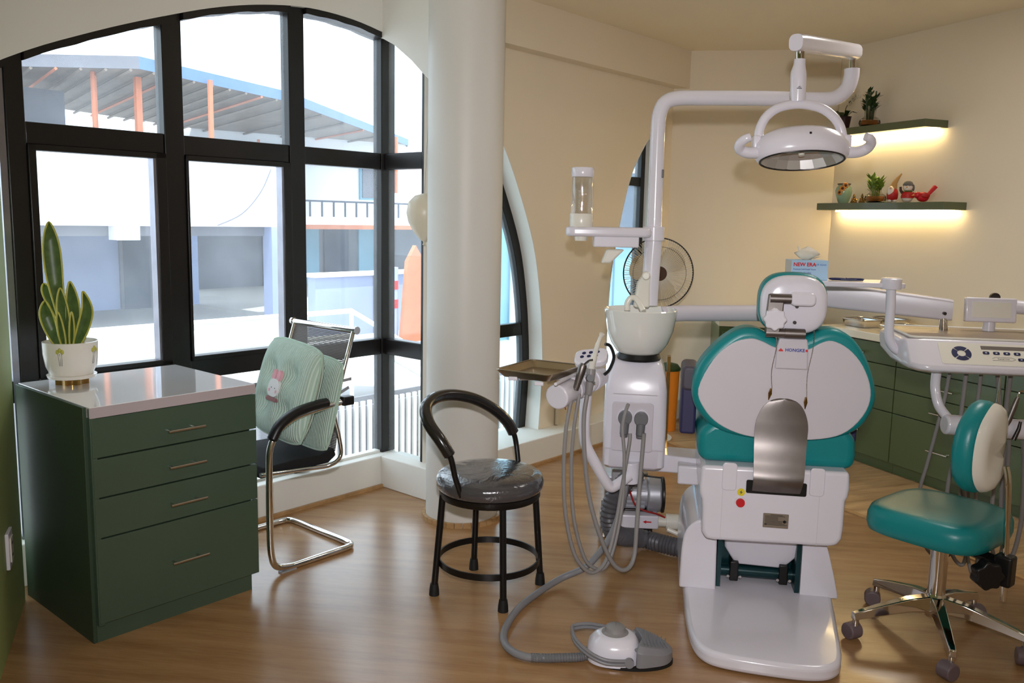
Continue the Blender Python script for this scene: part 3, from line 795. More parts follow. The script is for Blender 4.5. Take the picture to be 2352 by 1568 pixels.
# ---- two mint cushions on the chair
def cushion(name, w_, h_, th, dim, n=26):
    rows_ = []
    top, bot = [], []
    for j in range(n+1):
        rt, rb = [], []
        for i in range(n+1):
            x = 2*i/n - 1; y = 2*j/n - 1
            ex = math.copysign(abs(x)**0.92, x); ey = math.copysign(abs(y)**0.92, y)
            X = ex*w_/2*math.sqrt(1 - 0.16*ey**4); Z = ey*h_/2*math.sqrt(1 - 0.16*ex**4)
            e = max(0.0, (1 - abs(x)**3.0)*(1 - abs(y)**3.0))**0.5
            h = th/2*e
            for (cx, cy) in dim:
                dd = (x - cx)**2 + (y - cy)**2
                h -= th*0.36*math.exp(-dd/0.045)
            rt.append(Vector((X, -h - 0.004, Z))); rb.append(Vector((X, (th/2*e) + 0.004, Z)))
        top.append(rt); bot.append(rb)
    b = MB()
    for grid in (top, bot):
        vs = [p for r_ in grid for p in r_]
        fs = [(j*(n+1)+i, j*(n+1)+i+1, (j+1)*(n+1)+i+1, (j+1)*(n+1)+i) for j in range(n) for i in range(n)]
        b.add(vs, fs)
    ring = lambda g: [g[0][i] for i in range(n+1)] + [g[j][n] for j in range(1, n+1)] + [g[n][i] for i in range(n-1, -1, -1)] + [g[j][0] for j in range(n-1, 0, -1)]
    b.loft([ring(top), ring(bot)], cap=False)
    border = [(p + q_)/2 for p, q_ in zip(ring(top), ring(bot))]
    return b, border, top
def knit():
    m = bpy.data.materials.new('mint_cord'); m.use_nodes = True
    nt = m.node_tree; b = nt.nodes['Principled BSDF']; b.inputs['Roughness'].default_value = 0.95; b.inputs['Sheen Weight'].default_value = 0.3
    tc = nt.nodes.new('ShaderNodeTexCoord'); wv = nt.nodes.new('ShaderNodeTexWave'); wv.inputs['Scale'].default_value = 36.0; wv.inputs['Distortion'].default_value = 0.0; wv.inputs['Detail Scale'].default_value = 4.0
    wv.bands_direction = 'X'
    nt.links.new(tc.outputs['Object'], wv.inputs['Vector'])
    r = nt.nodes.new('ShaderNodeValToRGB')
    r.color_ramp.elements[0].color = (*lin((176, 204, 188)), 1); r.color_ramp.elements[1].color = (*lin((206, 228, 214)), 1)
    nt.links.new(wv.outputs['Fac'], r.inputs['Fac']); nt.links.new(r.outputs['Color'], b.inputs['Base Color'])
    bp_ = nt.nodes.new('ShaderNodeBump'); bp_.inputs['Strength'].default_value = 0.8; bp_.inputs['Distance'].default_value = 0.006
    nt.links.new(wv.outputs['Fac'], bp_.inputs['Height']); nt.links.new(bp_.outputs['Normal'], b.inputs['Normal'])
    MATS['mint_cord'] = m
knit()
def place_cushion(label, cpos, yaw, lean, roll, w_, h_, th, dim, name='cushion', grp=None):
    t = thing(name, label, 'cushion', cpos)
    t.rotation_mode = 'QUATERNION'
    t.rotation_quaternion = (Matrix.Rotation(yaw, 3, 'Z') @ Matrix.Rotation(lean, 3, 'X') @ Matrix.Rotation(roll, 3, 'Y')).to_quaternion()
    b, border, top = cushion(name, w_, h_, th, dim)
    obj('cover', b, 'mint_cord', t, angle=80)
    obj('piping', MB().tube(border, 0.006, 6, closed=True), 'mint_knit', t)
    return t, top
# the cushion faces -u: local -y maps to -u, so yaw = ROOM_RZ - 90 deg
YAW = ROOM_RZ - PI/2
c2, _ = place_cushion('plain mint cushion strapped to the mesh chair behind the rabbit cushion', room(2.163, 2.985, 0.635), YAW, R(-12), R(3), 0.37, 0.38, 0.05, [])
for z in (0.10, 0.055):
    obj('strap', MB().box((0.168, 0.030, z + 0.015), (0.003, 0.062, 0.012), Matrix.Rotation(R(16 if z > 0.06 else 34), 3, 'X')), 'strap_grey', c2)
dims = [(-0.36, 0.30), (0.36, 0.30), (-0.36, -0.36), (0.36, -0.36)]
c1, top = place_cushion('mint corduroy cushion with an embroidered white rabbit on the mesh chair', room(2.068, 3.005, 0.685), YAW, R(-14), R(5), 0.365, 0.40, 0.125, dims)
pa = obj('rabbit_patch', MB().prism(smooth2([(-0.034, -0.02), (-0.036, 0.01), (-0.024, 0.032), (0, 0.037), (0.024, 0.032), (0.036, 0.01), (0.034, -0.02), (0.018, -0.034), (-0.018, -0.034)], 4), -0.0700, -0.050, 'y'), 'rabbit_white', c1, label='white embroidered rabbit face')
for sx in (-1, 1):
    obj('ear', MB().prism([(sx*0.016 + 0.011*math.cos(a), 0.052 + 0.024*math.sin(a)) for a in [2*PI*k/16 for k in range(16)]], -0.0695, -0.050, 'y'), 'rabbit_pink', pa)
    obj('cheek', MB().prism([(sx*0.023 + 0.0055*math.cos(a), -0.012 + 0.007*math.sin(a)) for a in [2*PI*k/12 for k in range(12)]], -0.0710, -0.068, 'y'), 'rabbit_pink', pa)
    obj('eye', MB().prism([(sx*0.012 + 0.0025*math.cos(a), 0.0 + 0.0025*math.sin(a)) for a in [2*PI*k/8 for k in range(8)]], -0.0710, -0.068, 'y'), 'felt_grey', pa)
obj('stitched_band', MB().prism(rrect(0.066, 0.016, 0.004, 3, 0, -0.046), -0.0690, -0.050, 'y'), 'rabbit_brown', pa)

# ---- balloon beside the column
bl = thing('balloon', 'cream balloon hanging beside the white column at the window', 'balloon', (-0.425, 4.145, 1.285))
obj('skin', MB().lathe([(0.001, 0.0), (0.02, 0.01), (0.05, 0.045), (0.075, 0.09), (0.085, 0.135), (0.075, 0.185), (0.045, 0.215), (0.001, 0.227)], 28), 'balloon_latex', bl)
obj('knot', MB().lathe([(0.009, -0.014), (0.004, -0.006), (0.006, 0.002)], 12), 'balloon_latex', bl)
obj('ribbon', MB().tube([(0, 0, 0.225), (0.02, -0.015, 0.6), (0.035, -0.025, 1.27)], 0.001, 5), 'strap_grey', bl)

# ---- black round stool with padded hoop back
SX, SY = -0.072, 3.165
rs = thing('round_stool', 'black round stool with plastic wrapped seat and hoop back beside the column', 'stool', (SX, SY, 0))
feet = [(-0.273, 3.102), (-0.013, 2.975), (-0.136, 3.350), (0.127, 3.22)]
for fx, fy in feet:
    dx, dy = fx - SX, fy - SY
    lg = obj('leg', MB().cyl((dx*0.86, dy*0.86, 0.385), (dx, dy, 0.03), 0.0125, n=12), 'black_metal', rs)
    obj('foot_cap', MB().lathe([(0.0195, 0), (0.0185, 0.02), (0.015, 0.045)], 14, (dx, dy, 0)), 'rubber', lg)
ringp = MB()
o_, i_ = [], []
for k in range(56):
    a = 2*PI*k/56
    o_.append((0.193*math.cos(a), 0.193*math.sin(a))); i_.append((0.187*math.cos(a), 0.187*math.sin(a)))
ringp.loft([[Vector((x, y, 0.112)) for x, y in o_], [Vector((x, y, 0.136)) for x, y in o_], [Vector((x, y, 0.136)) for x, y in i_], [Vector((x, y, 0.112)) for x, y in i_], [Vector((x, y, 0.112)) for x, y in o_]], cap=False)
obj('foot_ring', ringp, 'black_metal', rs)
obj('seat_rim', MB().lathe([(0.15, 0.372), (0.186, 0.372), (0.190, 0.378), (0.190, 0.398), (0.15, 0.40)], 48), 'black_metal', rs)
def wrapped():
    m = bpy.data.materials.new('wrapped_vinyl'); m.use_nodes = True
    nt = m.node_tree; b = nt.nodes['Principled BSDF']
    b.inputs['Base Color'].default_value = (*lin((70, 68, 70)), 1); b.inputs['Roughness'].default_value = 0.16
    b.inputs['Coat Weight'].default_value = 0.8; b.inputs['Coat Roughness'].default_value = 0.05
    tc = nt.nodes.new('ShaderNodeTexCoord'); n = nt.nodes.new('ShaderNodeTexNoise'); n.inputs['Scale'].default_value = 9; n.inputs['Detail'].default_value = 5; n.inputs['Distortion'].default_value = 2.2
    nt.links.new(tc.outputs['Object'], n.inputs['Vector'])
    bp_ = nt.nodes.new('ShaderNodeBump'); bp_.inputs['Strength'].default_value = 0.45; bp_.inputs['Distance'].default_value = 0.012
    nt.links.new(n.outputs['Fac'], bp_.inputs['Height']); nt.links.new(bp_.outputs['Normal'], b.inputs['Normal']); nt.links.new(bp_.outputs['Normal'], b.inputs['Coat Normal'])
    MATS['wrapped_vinyl'] = m
wrapped()
obj('seat', MB().lathe([(0.17, 0.398), (0.192, 0.402), (0.201, 0.415), (0.203, 0.435), (0.196, 0.452), (0.183, 0.462), (0.14, 0.470), (0.07, 0.474), (0.001, 0.475)], 56), 'wrapped_vinyl', rs, label='dark vinyl seat still in clear plastic wrap')
hoop = [at(1060, 1140, 3.0), at(1046, 1098, 2.99), at(1034, 1048, 2.985), at(1012, 1012, 2.99), at(985, 972, 3.02), at(978, 938, 3.07), at(992, 918, 3.13), at(1020, 908, 3.19), at(1055, 908, 3.24), at(1095, 918, 3.29), at(1135, 940, 3.33), at(1165, 968, 3.36), at(1180, 995, 3.37), at(1186, 1022, 3.37), at(1190, 1060, 3.35)]
hoop = [p - Vector((SX, SY, 0)) for p in hoop]
hs = smooth_path(hoop, 6)
obj('back_tube', MB().tube(hs, 0.0105, 10), 'black_metal', rs)
pad = smooth_path(hoop[2:-2], 8)
obj('back_pad', MB().tube(pad, [0.016] + [0.0225]*(len(pad)-2) + [0.016], 14), 'pad_black', rs, label='black padded hoop in clear wrap')

# ---- socket on the left wall
ow = thing('wall_socket', 'white power socket plate on the green wall beside the cabinet', 'socket', side(-0.46, 3.10, 0.315), SIDE_RZ)
obj('plate', MB().bb(0.0005, 0.012, -0.04, 0.04, -0.06, 0.06), 'white_plastic', ow, bevel=0.003)
obj('socket_face', MB().bb(0.012, 0.016, -0.024, 0.024, -0.04, 0.04), 'ivory_plastic', ow, bevel=0.002)
for z in (-0.02, 0.02): obj('socket_hole', MB().bb(0.0155, 0.0165, -0.010, 0.010, z-0.004, z+0.004), 'black_dot', ow)

# ================================================================== dental equipment
C0 = Vector((0.923, 3.09, 0))
ch = thing('dental_chair', 'teal dental chair with white base and wide lilac backed backrest', 'dental chair', C0, CHAIR_RZ)
def cl(p):                       # world -> chair frame
    q_ = Vector(p) - C0
    c, s_ = math.cos(-CHAIR_RZ), math.sin(-CHAIR_RZ)
    return Vector((q_.x*c - q_.y*s_, q_.x*s_ + q_.y*c, q_.z))
base = smooth2([(-0.262, 0.0), (-0.258, -0.25), (-0.245, -0.42), (-0.215, -0.505), (-0.15, -0.545), (0.0, -0.567), (0.12, -0.568), (0.19, -0.535), (0.222, -0.46), (0.245, -0.28), (0.27, -0.05), (0.283, 0.10), (0.285, 0.40), (0.2, 0.52), (-0.2, 0.52), (-0.27, 0.40)], 5)
obj('base_plate', MB().prism(base, 0.004, 0.055), 'white_plastic', ch, bevel=0.016, seg=4)
lp = smooth2([(-0.278, 0.05), (-0.275, 0.20), (-0.262, 0.272), (-0.225, 0.312), (-0.185, 0.316), (-0.15, 0.30)], 4, False) + [(-0.145, 0.05)]
obj('base_cover', MB().prism(lp, -0.04, 0.42, 'y'), 'white_plastic', ch, bevel=0.012)
rp = [(0.158, 0.05), (0.158, 0.31)] + smooth2([(0.20, 0.31), (0.235, 0.265), (0.262, 0.18), (0.288, 0.075), (0.290, 0.05)], 4, False)
obj('base_cover', MB().prism(rp, -0.02, 0.42, 'y'), 'white_plastic', ch, bevel=0.012)
obj('lift_well', MB().bb(-0.145, 0.158, 0.10, 0.40, 0.05, 0.28), 'teal_steel', ch)
obj('lift_arm', MB().loft([[Vector((x, y, z)) for x, y, z in ((-0.125, -0.02, 0.30), (0.185, -0.02, 0.30), (0.185, 0.09, 0.30), (-0.125, 0.09, 0.30))], [Vector((x, y, z)) for x, y, z in ((-0.115, 0.02, 0.20), (0.165, 0.02, 0.20), (0.165, 0.10, 0.20), (-0.115, 0.10, 0.20))], [Vector((x, y, z)) for x, y, z in ((-0.07, 0.055, 0.122), (0.105, 0.055, 0.118), (0.105, 0.11, 0.118), (-0.07, 0.11, 0.122))]]), 'white_plastic', ch, bevel=0.008)
for x in (-0.135, 0.148):
    obj('lift_plate', MB().bb(x - 0.008, x + 0.008, -0.01, 0.10, 0.055, 0.29), 'teal_steel', ch)
obj('lift_shaft', MB().cyl((-0.14, 0.07, 0.092), (0.15, 0.07, 0.092), 0.022, n=16), 'teal_steel', ch)
for x in (-0.075, 0.105):
    lk = obj('lift_link', MB().bb(x - 0.016, x + 0.016, 0.03, 0.10, 0.065, 0.14), 'black_metal', ch, bevel=0.004)
    for e_ in (-0.022, 0.022): obj('bolt', MB().cyl((x + e_, 0.03, 0.085), (x + e_, 0.022, 0.085), 0.006, n=8), 'chrome', lk)
cov = [(-0.222, 0.548), (0.278, 0.556), (0.282, 0.50), (0.279, 0.468), (0.271, 0.452), (0.271, 0.35)] + smooth2([(0.268, 0.315), (0.252, 0.292), (0.225, 0.284)], 4, False) + smooth2([(-0.165, 0.276), (-0.195, 0.281), (-0.212, 0.305)], 4, False) + [(-0.214, 0.40), (-0.217, 0.425), (-0.225, 0.445), (-0.227, 0.47)]
rc = obj('rear_cover', MB().prism(cov, -0.13, 0.34, 'y'), 'white_plastic', ch, bevel=0.014, seg=4, label='white plastic rear housing')
obj('cover_seam', MB().bb(0.182, 0.1835, -0.1308, -0.128, 0.285, 0.545).bb(-0.147, -0.1455, -0.1308, -0.128, 0.28, 0.54), 'lilac_panel', rc)
obj('slot', MB().prism(rrect(0.205, 0.048, 0.006, 3, 0.036, 0.484), -0.1315, -0.12, 'y'), 'black_dot', rc)
for x in (-0.125, 0.172):
    obj('moulding', MB().prism(rrect(0.05, 0.10, 0.012, 4, x, 0.515), -0.1345, -0.12, 'y'), 'white_plastic', rc, bevel=0.003)
obj('emergency_button', MB().cyl((-0.0835, -0.128, 0.424), (-0.0835, -0.142, 0.424), 0.0165, 0.0150, n=24), 'red', rc, label='round red stop button')
obj('button_ring', MB().cyl((-0.0835, -0.128, 0.424), (-0.0835, -0.1345, 0.424), 0.0205, n=24), 'white_plastic', rc)
ys = obj('warning_sticker', MB().cyl((-0.0825, -0.128, 0.461), (-0.0825, -0.1315, 0.461), 0.0135, n=24), 'yellow', rc)
obj('bolt_sign', MB().prism([(-0.0885, 0.460), (-0.080, 0.469), (-0.0815, 0.462), (-0.0765, 0.462), (-0.085, 0.453), (-0.0835, 0.460)], -0.1322, -0.131, 'y'), 'felt_grey', ys)
npl = obj('name_plate', MB().prism(rrect(0.087, 0.052, 0.002, 2, 0.041, 0.3655), -0.1318, -0.128, 'y'), 'sticker', rc, label='silver rating plate with small print')
fine = MB()
for k in range(9):
    z = 0.386 - k*0.0045
    fine.bb(0.004 + (0.018 if k == 0 else 0), 0.004 + (0.045 if 1 < k < 5 else 0.06 + 0.008*(k % 3)), -0.1322, -0.1315, z, z + 0.0014)
fine.bb(0.003, 0.011, -0.1322, -0.1315, 0.3495, 0.3530)
obj('fine_print', fine, 'black_dot', npl, smooth=False)
obj('certificate_mark', MB().cyl((0.071, -0.131, 0.364), (0.071, -0.1323, 0.364), 0.0055, n=14), 'black_dot', npl)
# seat and leg rest
def pad(poly_xz, y0, y1, m, name, par, bev=0.03, ax='y', **k):
    return obj(name, MB().prism(poly_xz, y0, y1, ax), m, par, bevel=bev, seg=5, **k)
pad([(-0.228, 0.548), (0.302, 0.548), (0.308, 0.60), (0.305, 0.66), (0.26, 0.70), (-0.19, 0.70), (-0.238, 0.66), (-0.24, 0.60)], -0.075, 0.55, 'teal_leather', 'seat', ch, 0.032)
obj('leg_rest', MB().prism([(0.55, 0.56), (0.55, 0.69), (1.05, 0.60), (1.12, 0.55), (1.08, 0.50)], -0.19, 0.25, 'x'), 'teal_leather', ch, bevel=0.03, seg=4)
obj('seat_frame', MB().bb(-0.15, 0.21, 0.10, 0.85, 0.45, 0.56), 'white_plastic', ch, bevel=0.01)
# backrest
bo = smooth2([(-0.268, 0.80), (-0.254, 0.892), (-0.197, 0.973), (-0.125, 1.031), (-0.066, 1.041), (-0.02, 1.022), (0.03, 1.0), (0.075, 1.003), (0.12, 1.022), (0.165, 1.043), (0.213, 1.046), (0.27, 1.012), (0.322, 0.935), (0.354, 0.829), (0.34, 0.755), (0.296, 0.693), (0.20, 0.655), (0.06, 0.642), (-0.08, 0.648), (-0.18, 0.675), (-0.245, 0.735)], 4)
bk_ = obj('backrest', MB().prism(bo, -0.095, 0.035, 'y'), 'teal_leather', ch, bevel=0.028, seg=5, label='wide teal leather backrest cushion')
po = smooth2([(-0.247, 0.818), (-0.20, 0.925), (-0.14, 0.985), (-0.081, 1.005), (-0.04, 0.998), (0.006, 0.978), (0.06, 0.972), (0.118, 0.976), (0.155, 0.998), (0.195, 1.008), (0.25, 0.982), (0.30, 0.925), (0.331, 0.845), (0.322, 0.77), (0.265, 0.695), (0.18, 0.662), (0.04, 0.652), (-0.08, 0.66), (-0.17, 0.695), (-0.225, 0.75)], 4)
bp_ = obj('back_panel', MB().prism(po, -0.103, -0.07, 'y'), 'lilac_panel', ch, bevel=0.004, label='pale lilac rear panel of the backrest')
hm = obj('headrest_mount', MB().prism([(0.008, 0.905), (0.118, 0.905), (0.115, 0.985), (0.110, 1.012), (0.018, 1.012), (0.012, 0.985)], -0.115, -0.085, 'y'), 'lilac_panel', ch, bevel=0.006)
text('maker_logo', 'HONGKE', 0.0155, 'print_blue', hm, Matrix.Translation((0.071, -0.1158, 0.972)) @ FACE_NEG_Y, bold=0.0004)
obj('maker_mark', MB().prism([(0.016, 0.967), (0.032, 0.967), (0.030, 0.973), (0.027, 0.974), (0.024, 0.979), (0.021, 0.974), (0.018, 0.973)], -0.1162, -0.1152, 'y'), 'print_red', hm)
obj('maker_stamp', MB().bb(0.106, 0.113, -0.1162, -0.1152, 0.968, 0.976), 'print_red', hm)
# steel strap that carries the backrest
strap = MB()
pf = smooth_path([(0, -0.108, 0.800), (0, -0.109, 0.72), (0, -0.116, 0.64), (0, -0.140, 0.575), (0, -0.158, 0.53), (0, -0.156, 0.50), (0, -0.140, 0.472)], 14)
rg = []
for i, p in enumerate(pf):
    t = i/(len(pf)-1)
    wd = 0.091 - 0.012*max(0, t-0.15)
    if t < 0.24: wd *= math.sqrt(max(0.02, 1 - (1 - t/0.24)**2))
    c_ = 0.046 - 0.012*t
    ts = [-1, -0.85, -0.5, 0, 0.5, 0.85, 1]
    fr = [Vector((c_ + wd*a, p.y - 0.006*(1-a*a) , p.z)) for a in ts]
    rg.append(fr + [q_ + Vector((0, 0.010, 0)) for q_ in fr[::-1]])
strap.loft(rg)
obj('support_strap', strap, 'brushed', ch, label='curved brushed steel backrest strap', angle=60)
# headrest
hx, hz = 0.062, 1.128
sq = lambda a_, b_, e: [(hx + a_*math.copysign(abs(math.cos(t))**e, math.cos(t)), hz + b_*math.copysign(abs(math.sin(t))**e, math.sin(t))) for t in [2*PI*k/48 for k in range(48)]]
hr = obj('headrest', MB().prism(sq(0.116, 0.108, 0.72), -0.075, 0.02, 'y'), 'teal_leather', ch, bevel=0.025, seg=5)
shell = MB()
rings = []
for s_, y in ((1.0, -0.065), (0.99, -0.082), (0.955, -0.094), (0.88, -0.102), (0.7, -0.107), (0.4, -0.110), (0.05, -0.111)):
    rings.append([Vector((hx + (x-hx)*s_, y, hz + (z-hz)*s_ - 0.002)) for x, z in sq(0.112, 0.102, 0.74)])
shell.loft(rings)
hs_ = obj('headrest_shell', shell, 'white_plastic', hr, angle=60)
obj('hinge_boss', MB().prism(rrect(0.085, 0.045, 0.018, 5, 0.083, 1.150), -0.150, -0.10, 'y'), 'white_plastic', hr, bevel=0.008)
obj('hinge_bar', MB().cyl((-0.025, -0.135, 1.150), (0.045, -0.135, 1.150), 0.017, n=20), 'brushed', hr)
obj('swing_plate', MB().prism([(-0.030, 1.165), (0.022, 1.165), (0.020, 1.09), (0.012, 1.03), (-0.035, 1.03), (-0.036, 1.09)], -0.146, -0.120, 'y'), 'brushed', hr, bevel=0.004)
kn = [((0.036 + 0.0028*math.cos(8*a))*math.cos(a) - 0.008, (0.036 + 0.0028*math.cos(8*a))*math.sin(a) + 1.082) for a in [2*PI*k/64 for k in range(64)]]
obj('adjust_knob', MB().prism(kn, -0.178, -0.147, 'y'), 'white_plastic', hr, bevel=0.006)
obj('pivot_bar', MB().cyl((-0.032, -0.132, 1.032), (0.098, -0.132, 1.032), 0.015, n=20).cyl((0.03, -0.132, 1.032), (0.096, -0.132, 1.032), 0.0175, n=20), 'brushed', hr)
for x, z in ((0.068, 1.123), (0.064, 1.068)):
    obj('screw', MB().cyl((x, -0.108, z), (x, -0.117, z), 0.006, n=12), 'dark_steel', hr)
# arm rests
al = obj('armrest', MB().prism(rrect(0.058, 0.20, 0.012, 4, -0.272, 0.715), 0.05, 0.20, 'y'), 'navy_pad', ch, bevel=0.01, label='navy armrest with a grey pad')
obj('armrest_pad', MB().prism(rrect(0.064, 0.09, 0.02, 4, -0.270, 0.83), 0.03, 0.22, 'y'), 'grey_pad', al, bevel=0.01)
ar = obj('armrest', MB().prism(rrect(0.05, 0.20, 0.012, 4, 0.322, 0.70), 0.12, 0.26, 'y'), 'navy_pad', ch, bevel=0.01)

# ---- bib chain hung over the headrest
bc = thing('bib_chain', 'beaded bib chain with two clips hanging on the chair back', 'chain', C0 + Vector((0, 0, 0)), CHAIR_RZ)
def strand(a, b, sag=0.0):
    m_ = MB(); n = 46
    for k in range(n):
        t = k/(n-1)
        p = a.lerp(b, t) + Vector((0.004*math.sin(t*7), 0, 0))
        m_.sphere(p, 0.0021, 6, 4)
    return m_
A1, B1_ = Vector((0.005, -0.125, 1.03)), Vector((0.000, -0.112, 0.835))
A2, B2_ = Vector((0.128, -0.122, 1.045)), Vector((0.118, -0.112, 0.81))
for a, b, tilt in ((A1, B1_, 0.16), (A2, B2_, 0.02)):
    obj('bead_strand', strand(a, b), 'steel', bc)
    cM = Matrix.Rotation(tilt, 3, 'Y')
    obj('clip', MB().add([cM @ Vector(p) + b for p in ((-0.003, -0.004, 0), (0.003, -0.004, 0), (0.006, -0.006, -0.018), (0.001, -0.002, -0.042), (-0.001, -0.002, -0.042), (-0.006, -0.006, -0.018), (-0.003, 0.003, 0), (0.003, 0.003, 0), (0.006, 0.004, -0.018), (0.001, 0.002, -0.042), (-0.001, 0.002, -0.042), (-0.006, 0.004, -0.018))],
        [(0, 1, 2, 3, 4, 5), (11, 10, 9, 8, 7, 6)] + [(i, (i+1) % 6, 6 + (i+1) % 6, 6 + i) for i in range(6)]), 'gold', bc, smooth=False)

# ---- cuspidor unit
U0 = Vector((0.505, 3.45, 0))
cu = thing('cuspidor_unit', 'white cuspidor pillar with porcelain spittoon bowl beside the dental chair', 'dental unit', U0, CHAIR_RZ)
def ul(p):
    q_ = Vector(p) - U0
    c, s_ = math.cos(-CHAIR_RZ), math.sin(-CHAIR_RZ)
    return Vector((q_.x*c - q_.y*s_, q_.x*s_ + q_.y*c, q_.z))
rings = []
for z, hw, y0 in ((0.425, 0.112, -0.10), (0.44, 0.122, -0.118), (0.60, 0.123, -0.120), (0.74, 0.121, -0.116), (0.80, 0.112, -0.100), (0.845, 0.098, -0.085), (0.858, 0.088, -0.075)):
    rr_ = rrect(2*hw, 0.26 - (0.12 + y0)*1.0, 0.03, 5)
    rings.append([Vector((x, y + (y0 + (0.14))/2 + 0.01, z)) for x, y in rr_])
body = obj('housing', MB().loft(rings), 'white_plastic', cu, label='white plastic pillar housing', angle=50)
obj('front_seam', MB().bb(-0.085, 0.085, -0.1225, -0.118, 0.732, 0.7345).bb(-0.115, 0.115, -0.1225, -0.118, 0.512, 0.5145), 'lilac_panel', body)
pn = obj('connector_panel', MB().prism(rrect(0.160, 0.195, 0.012, 4, -0.008, 0.603), -0.1235, -0.115, 'y'), 'lilac_panel', body, bevel=0.002)
for x, z in ((-0.036, 0.645), (0.026, 0.643)):
    ring_ = obj('socket_ring', MB().cyl((x, -0.122, z), (x, -0.129, z), 0.032, n=24), 'white_plastic', pn)
    cn = obj('hose_connector', MB().cyl((x, -0.129, z), (x, -0.160, z), 0.027, n=24).cyl((x, -0.148, z - 0.018), (x - 0.002, -0.152, z - 0.065), 0.0175, 0.0165, n=16).cyl((x - 0.002, -0.152, z - 0.065), (x - 0.002, -0.152, z - 0.075), 0.015, n=16), 'mid_grey', body, bevel=0.003)
obj('side_trim', MB().bb(0.118, 0.132, 0.06, 0.11, 0.45, 0.86), 'gold', cu)
bowl = obj('bowl', MB().lathe([(0.075, 0.882), (0.088, 0.890), (0.112, 0.925), (0.131, 0.975), (0.141, 1.035), (0.1435, 1.056), (0.140, 1.060), (0.136, 1.050), (0.125, 0.99), (0.10, 0.93), (0.05, 0.905), (0.001, 0.90)], 48, (0.005, -0.02, 0)), 'porcelain', cu, label='cream porcelain spittoon bowl')
obj('bowl_gasket', MB().lathe([(0.084, 0.858), (0.088, 0.866), (0.080, 0.883)], 36, (0.005, -0.02, 0)), 'black_plastic', cu)
obj('strainer', MB().lathe([(0.03, 0.905), (0.03, 0.912), (0.001, 0.915)], 20, (0.005, -0.02, 0)), 'white_plastic', cu)
spw = [at(1441, 712, 3.40), at(1441, 696, 3.40), at(1450, 684, 3.40), at(1463, 688, 3.39), at(1478, 714, 3.36)]
obj('cup_spout', MB().tube(smooth_path([ul(p) for p in spw], 6), 0.0115, 12), 'ivory_plastic', cu)
obj('rinse_post', MB().loft([[ul(at(1470, 705, 3.43) + Vector((dx*1.0, dy, 0))) for dx, dy in ((-0.025, -0.02), (0.035, -0.02), (0.035, 0.03), (-0.025, 0.03))], [ul(at(1476, 650, 3.43) + Vector((dx*0.8, dy, 0))) for dx, dy in ((-0.025, -0.02), (0.035, -0.02), (0.035, 0.03), (-0.025, 0.03))], [ul(at(1484, 632, 3.43) + Vector((dx*0.5, dy, 0))) for dx, dy in ((-0.025, -0.02), (0.035, -0.02), (0.035, 0.03), (-0.025, 0.03))]]), 'ivory_plastic', cu, bevel=0.008)
kb = ul(at(1484, 633, 3.39))
obj('post_knob', MB().cyl(kb + Vector((0, 0.02, 0)), kb + Vector((0, -0.015, 0)), 0.018, 0.015, n=18), 'ivory_plastic', cu, bevel=0.004)
# bracket to the chair
obj('mounting_arm', MB().bb(0.175, 0.42, -0.14, -0.02, 0.39, 0.465), 'white_plastic', cu, bevel=0.008)
obj('mounting_bridge', MB().loft([[Vector(p) for p in ((0.03, -0.02, 0.40), (0.28, -0.10, 0.42), (0.28, 0.06, 0.42), (0.03, 0.12, 0.40))], [Vector(p) for p in ((0.03, -0.02, 0.475), (0.28, -0.10, 0.485), (0.28, 0.06, 0.485), (0.03, 0.12, 0.475))]]), 'white_plastic', cu, bevel=0.008)
# balance-arm pipe that leaves the pillar to the right
pq = [ul(at(1520, 722, 3.52)), ul(at(1570, 719, 3.53)), ul(at(1745, 719, 3.53)), ul(at(1830, 719, 3.53))]
obj('arm_pipe', MB().tube(pq, 0.033, 20), 'lilac_panel', cu)

# assistant's arm
aw = [at(1445, 1092, 3.30), at(1418, 1112, 3.28), at(1402, 1118, 3.27), at(1388, 1100, 3.26), at(1365, 1060, 3.25), at(1346, 1022, 3.24), at(1342, 990, 3.235), at(1344, 940, 3.23), at(1347, 905, 3.23)]
obj('assistant_arm', MB().tube(smooth_path([ul(p) for p in aw], 6), 0.021, 16), 'white_plastic', cu)
obj('arm_socket', MB().cyl(ul(at(1449, 1060, 3.34)), ul(at(1449, 1108, 3.34)), 0.034, n=18), 'white_plastic', cu, bevel=0.004)
h0, h1 = at(1278, 912, 3.06), at(1378, 862, 3.34)
hd = obj('instrument_holder', MB().tube([ul(h0), ul(h0.lerp(h1, 0.3)), ul(h0.lerp(h1, 0.32)), ul(h1)], [0.046, 0.046, 0.042, 0.040], 24), 'white_plastic', cu, bevel=0.006)
for t in (0.33, 0.47, 0.61, 0.75):
    obj('holder_ring', MB().cyl(ul(h0.lerp(h1, t)), ul(h0.lerp(h1, t + 0.075)), 0.0455, n=24), 'white_plastic', hd, bevel=0.004)
kc = at(1358, 822, 3.22)
kp_M = Matrix.Rotation(R(28), 3, 'X') @ Matrix.Rotation(R(-10), 3, 'Y')
kpd = obj('keypad', MB().prism(rrect(0.125, 0.09, 0.03, 5), -0.016, 0.014).xf(Matrix.Translation(ul(kc)) @ kp_M.to_4x4()), 'white_plastic', cu, bevel=0.008)
for i in range(3):
    for j in range(2):
        p_ = ul(kc) + kp_M @ Vector((-0.032 + i*0.026 + j*0.006, -0.006 + j*0.022, 0.0135))
        obj('key', MB().lathe([(0.008, 0), (0.0075, 0.002), (0.001, 0.0025)], 14, p_, kp_M), 'navy_key', kpd)
obj('keypad_cable', MB().tube(smooth_path([ul(at(1390, 790, 3.26)), ul(at(1402, 795, 3.27)), ul(at(1410, 820, 3.28)), ul(at(1400, 848, 3.28)), ul(at(1388, 860, 3.27))], 6), 0.0062, 8), 'black_plastic', kpd)
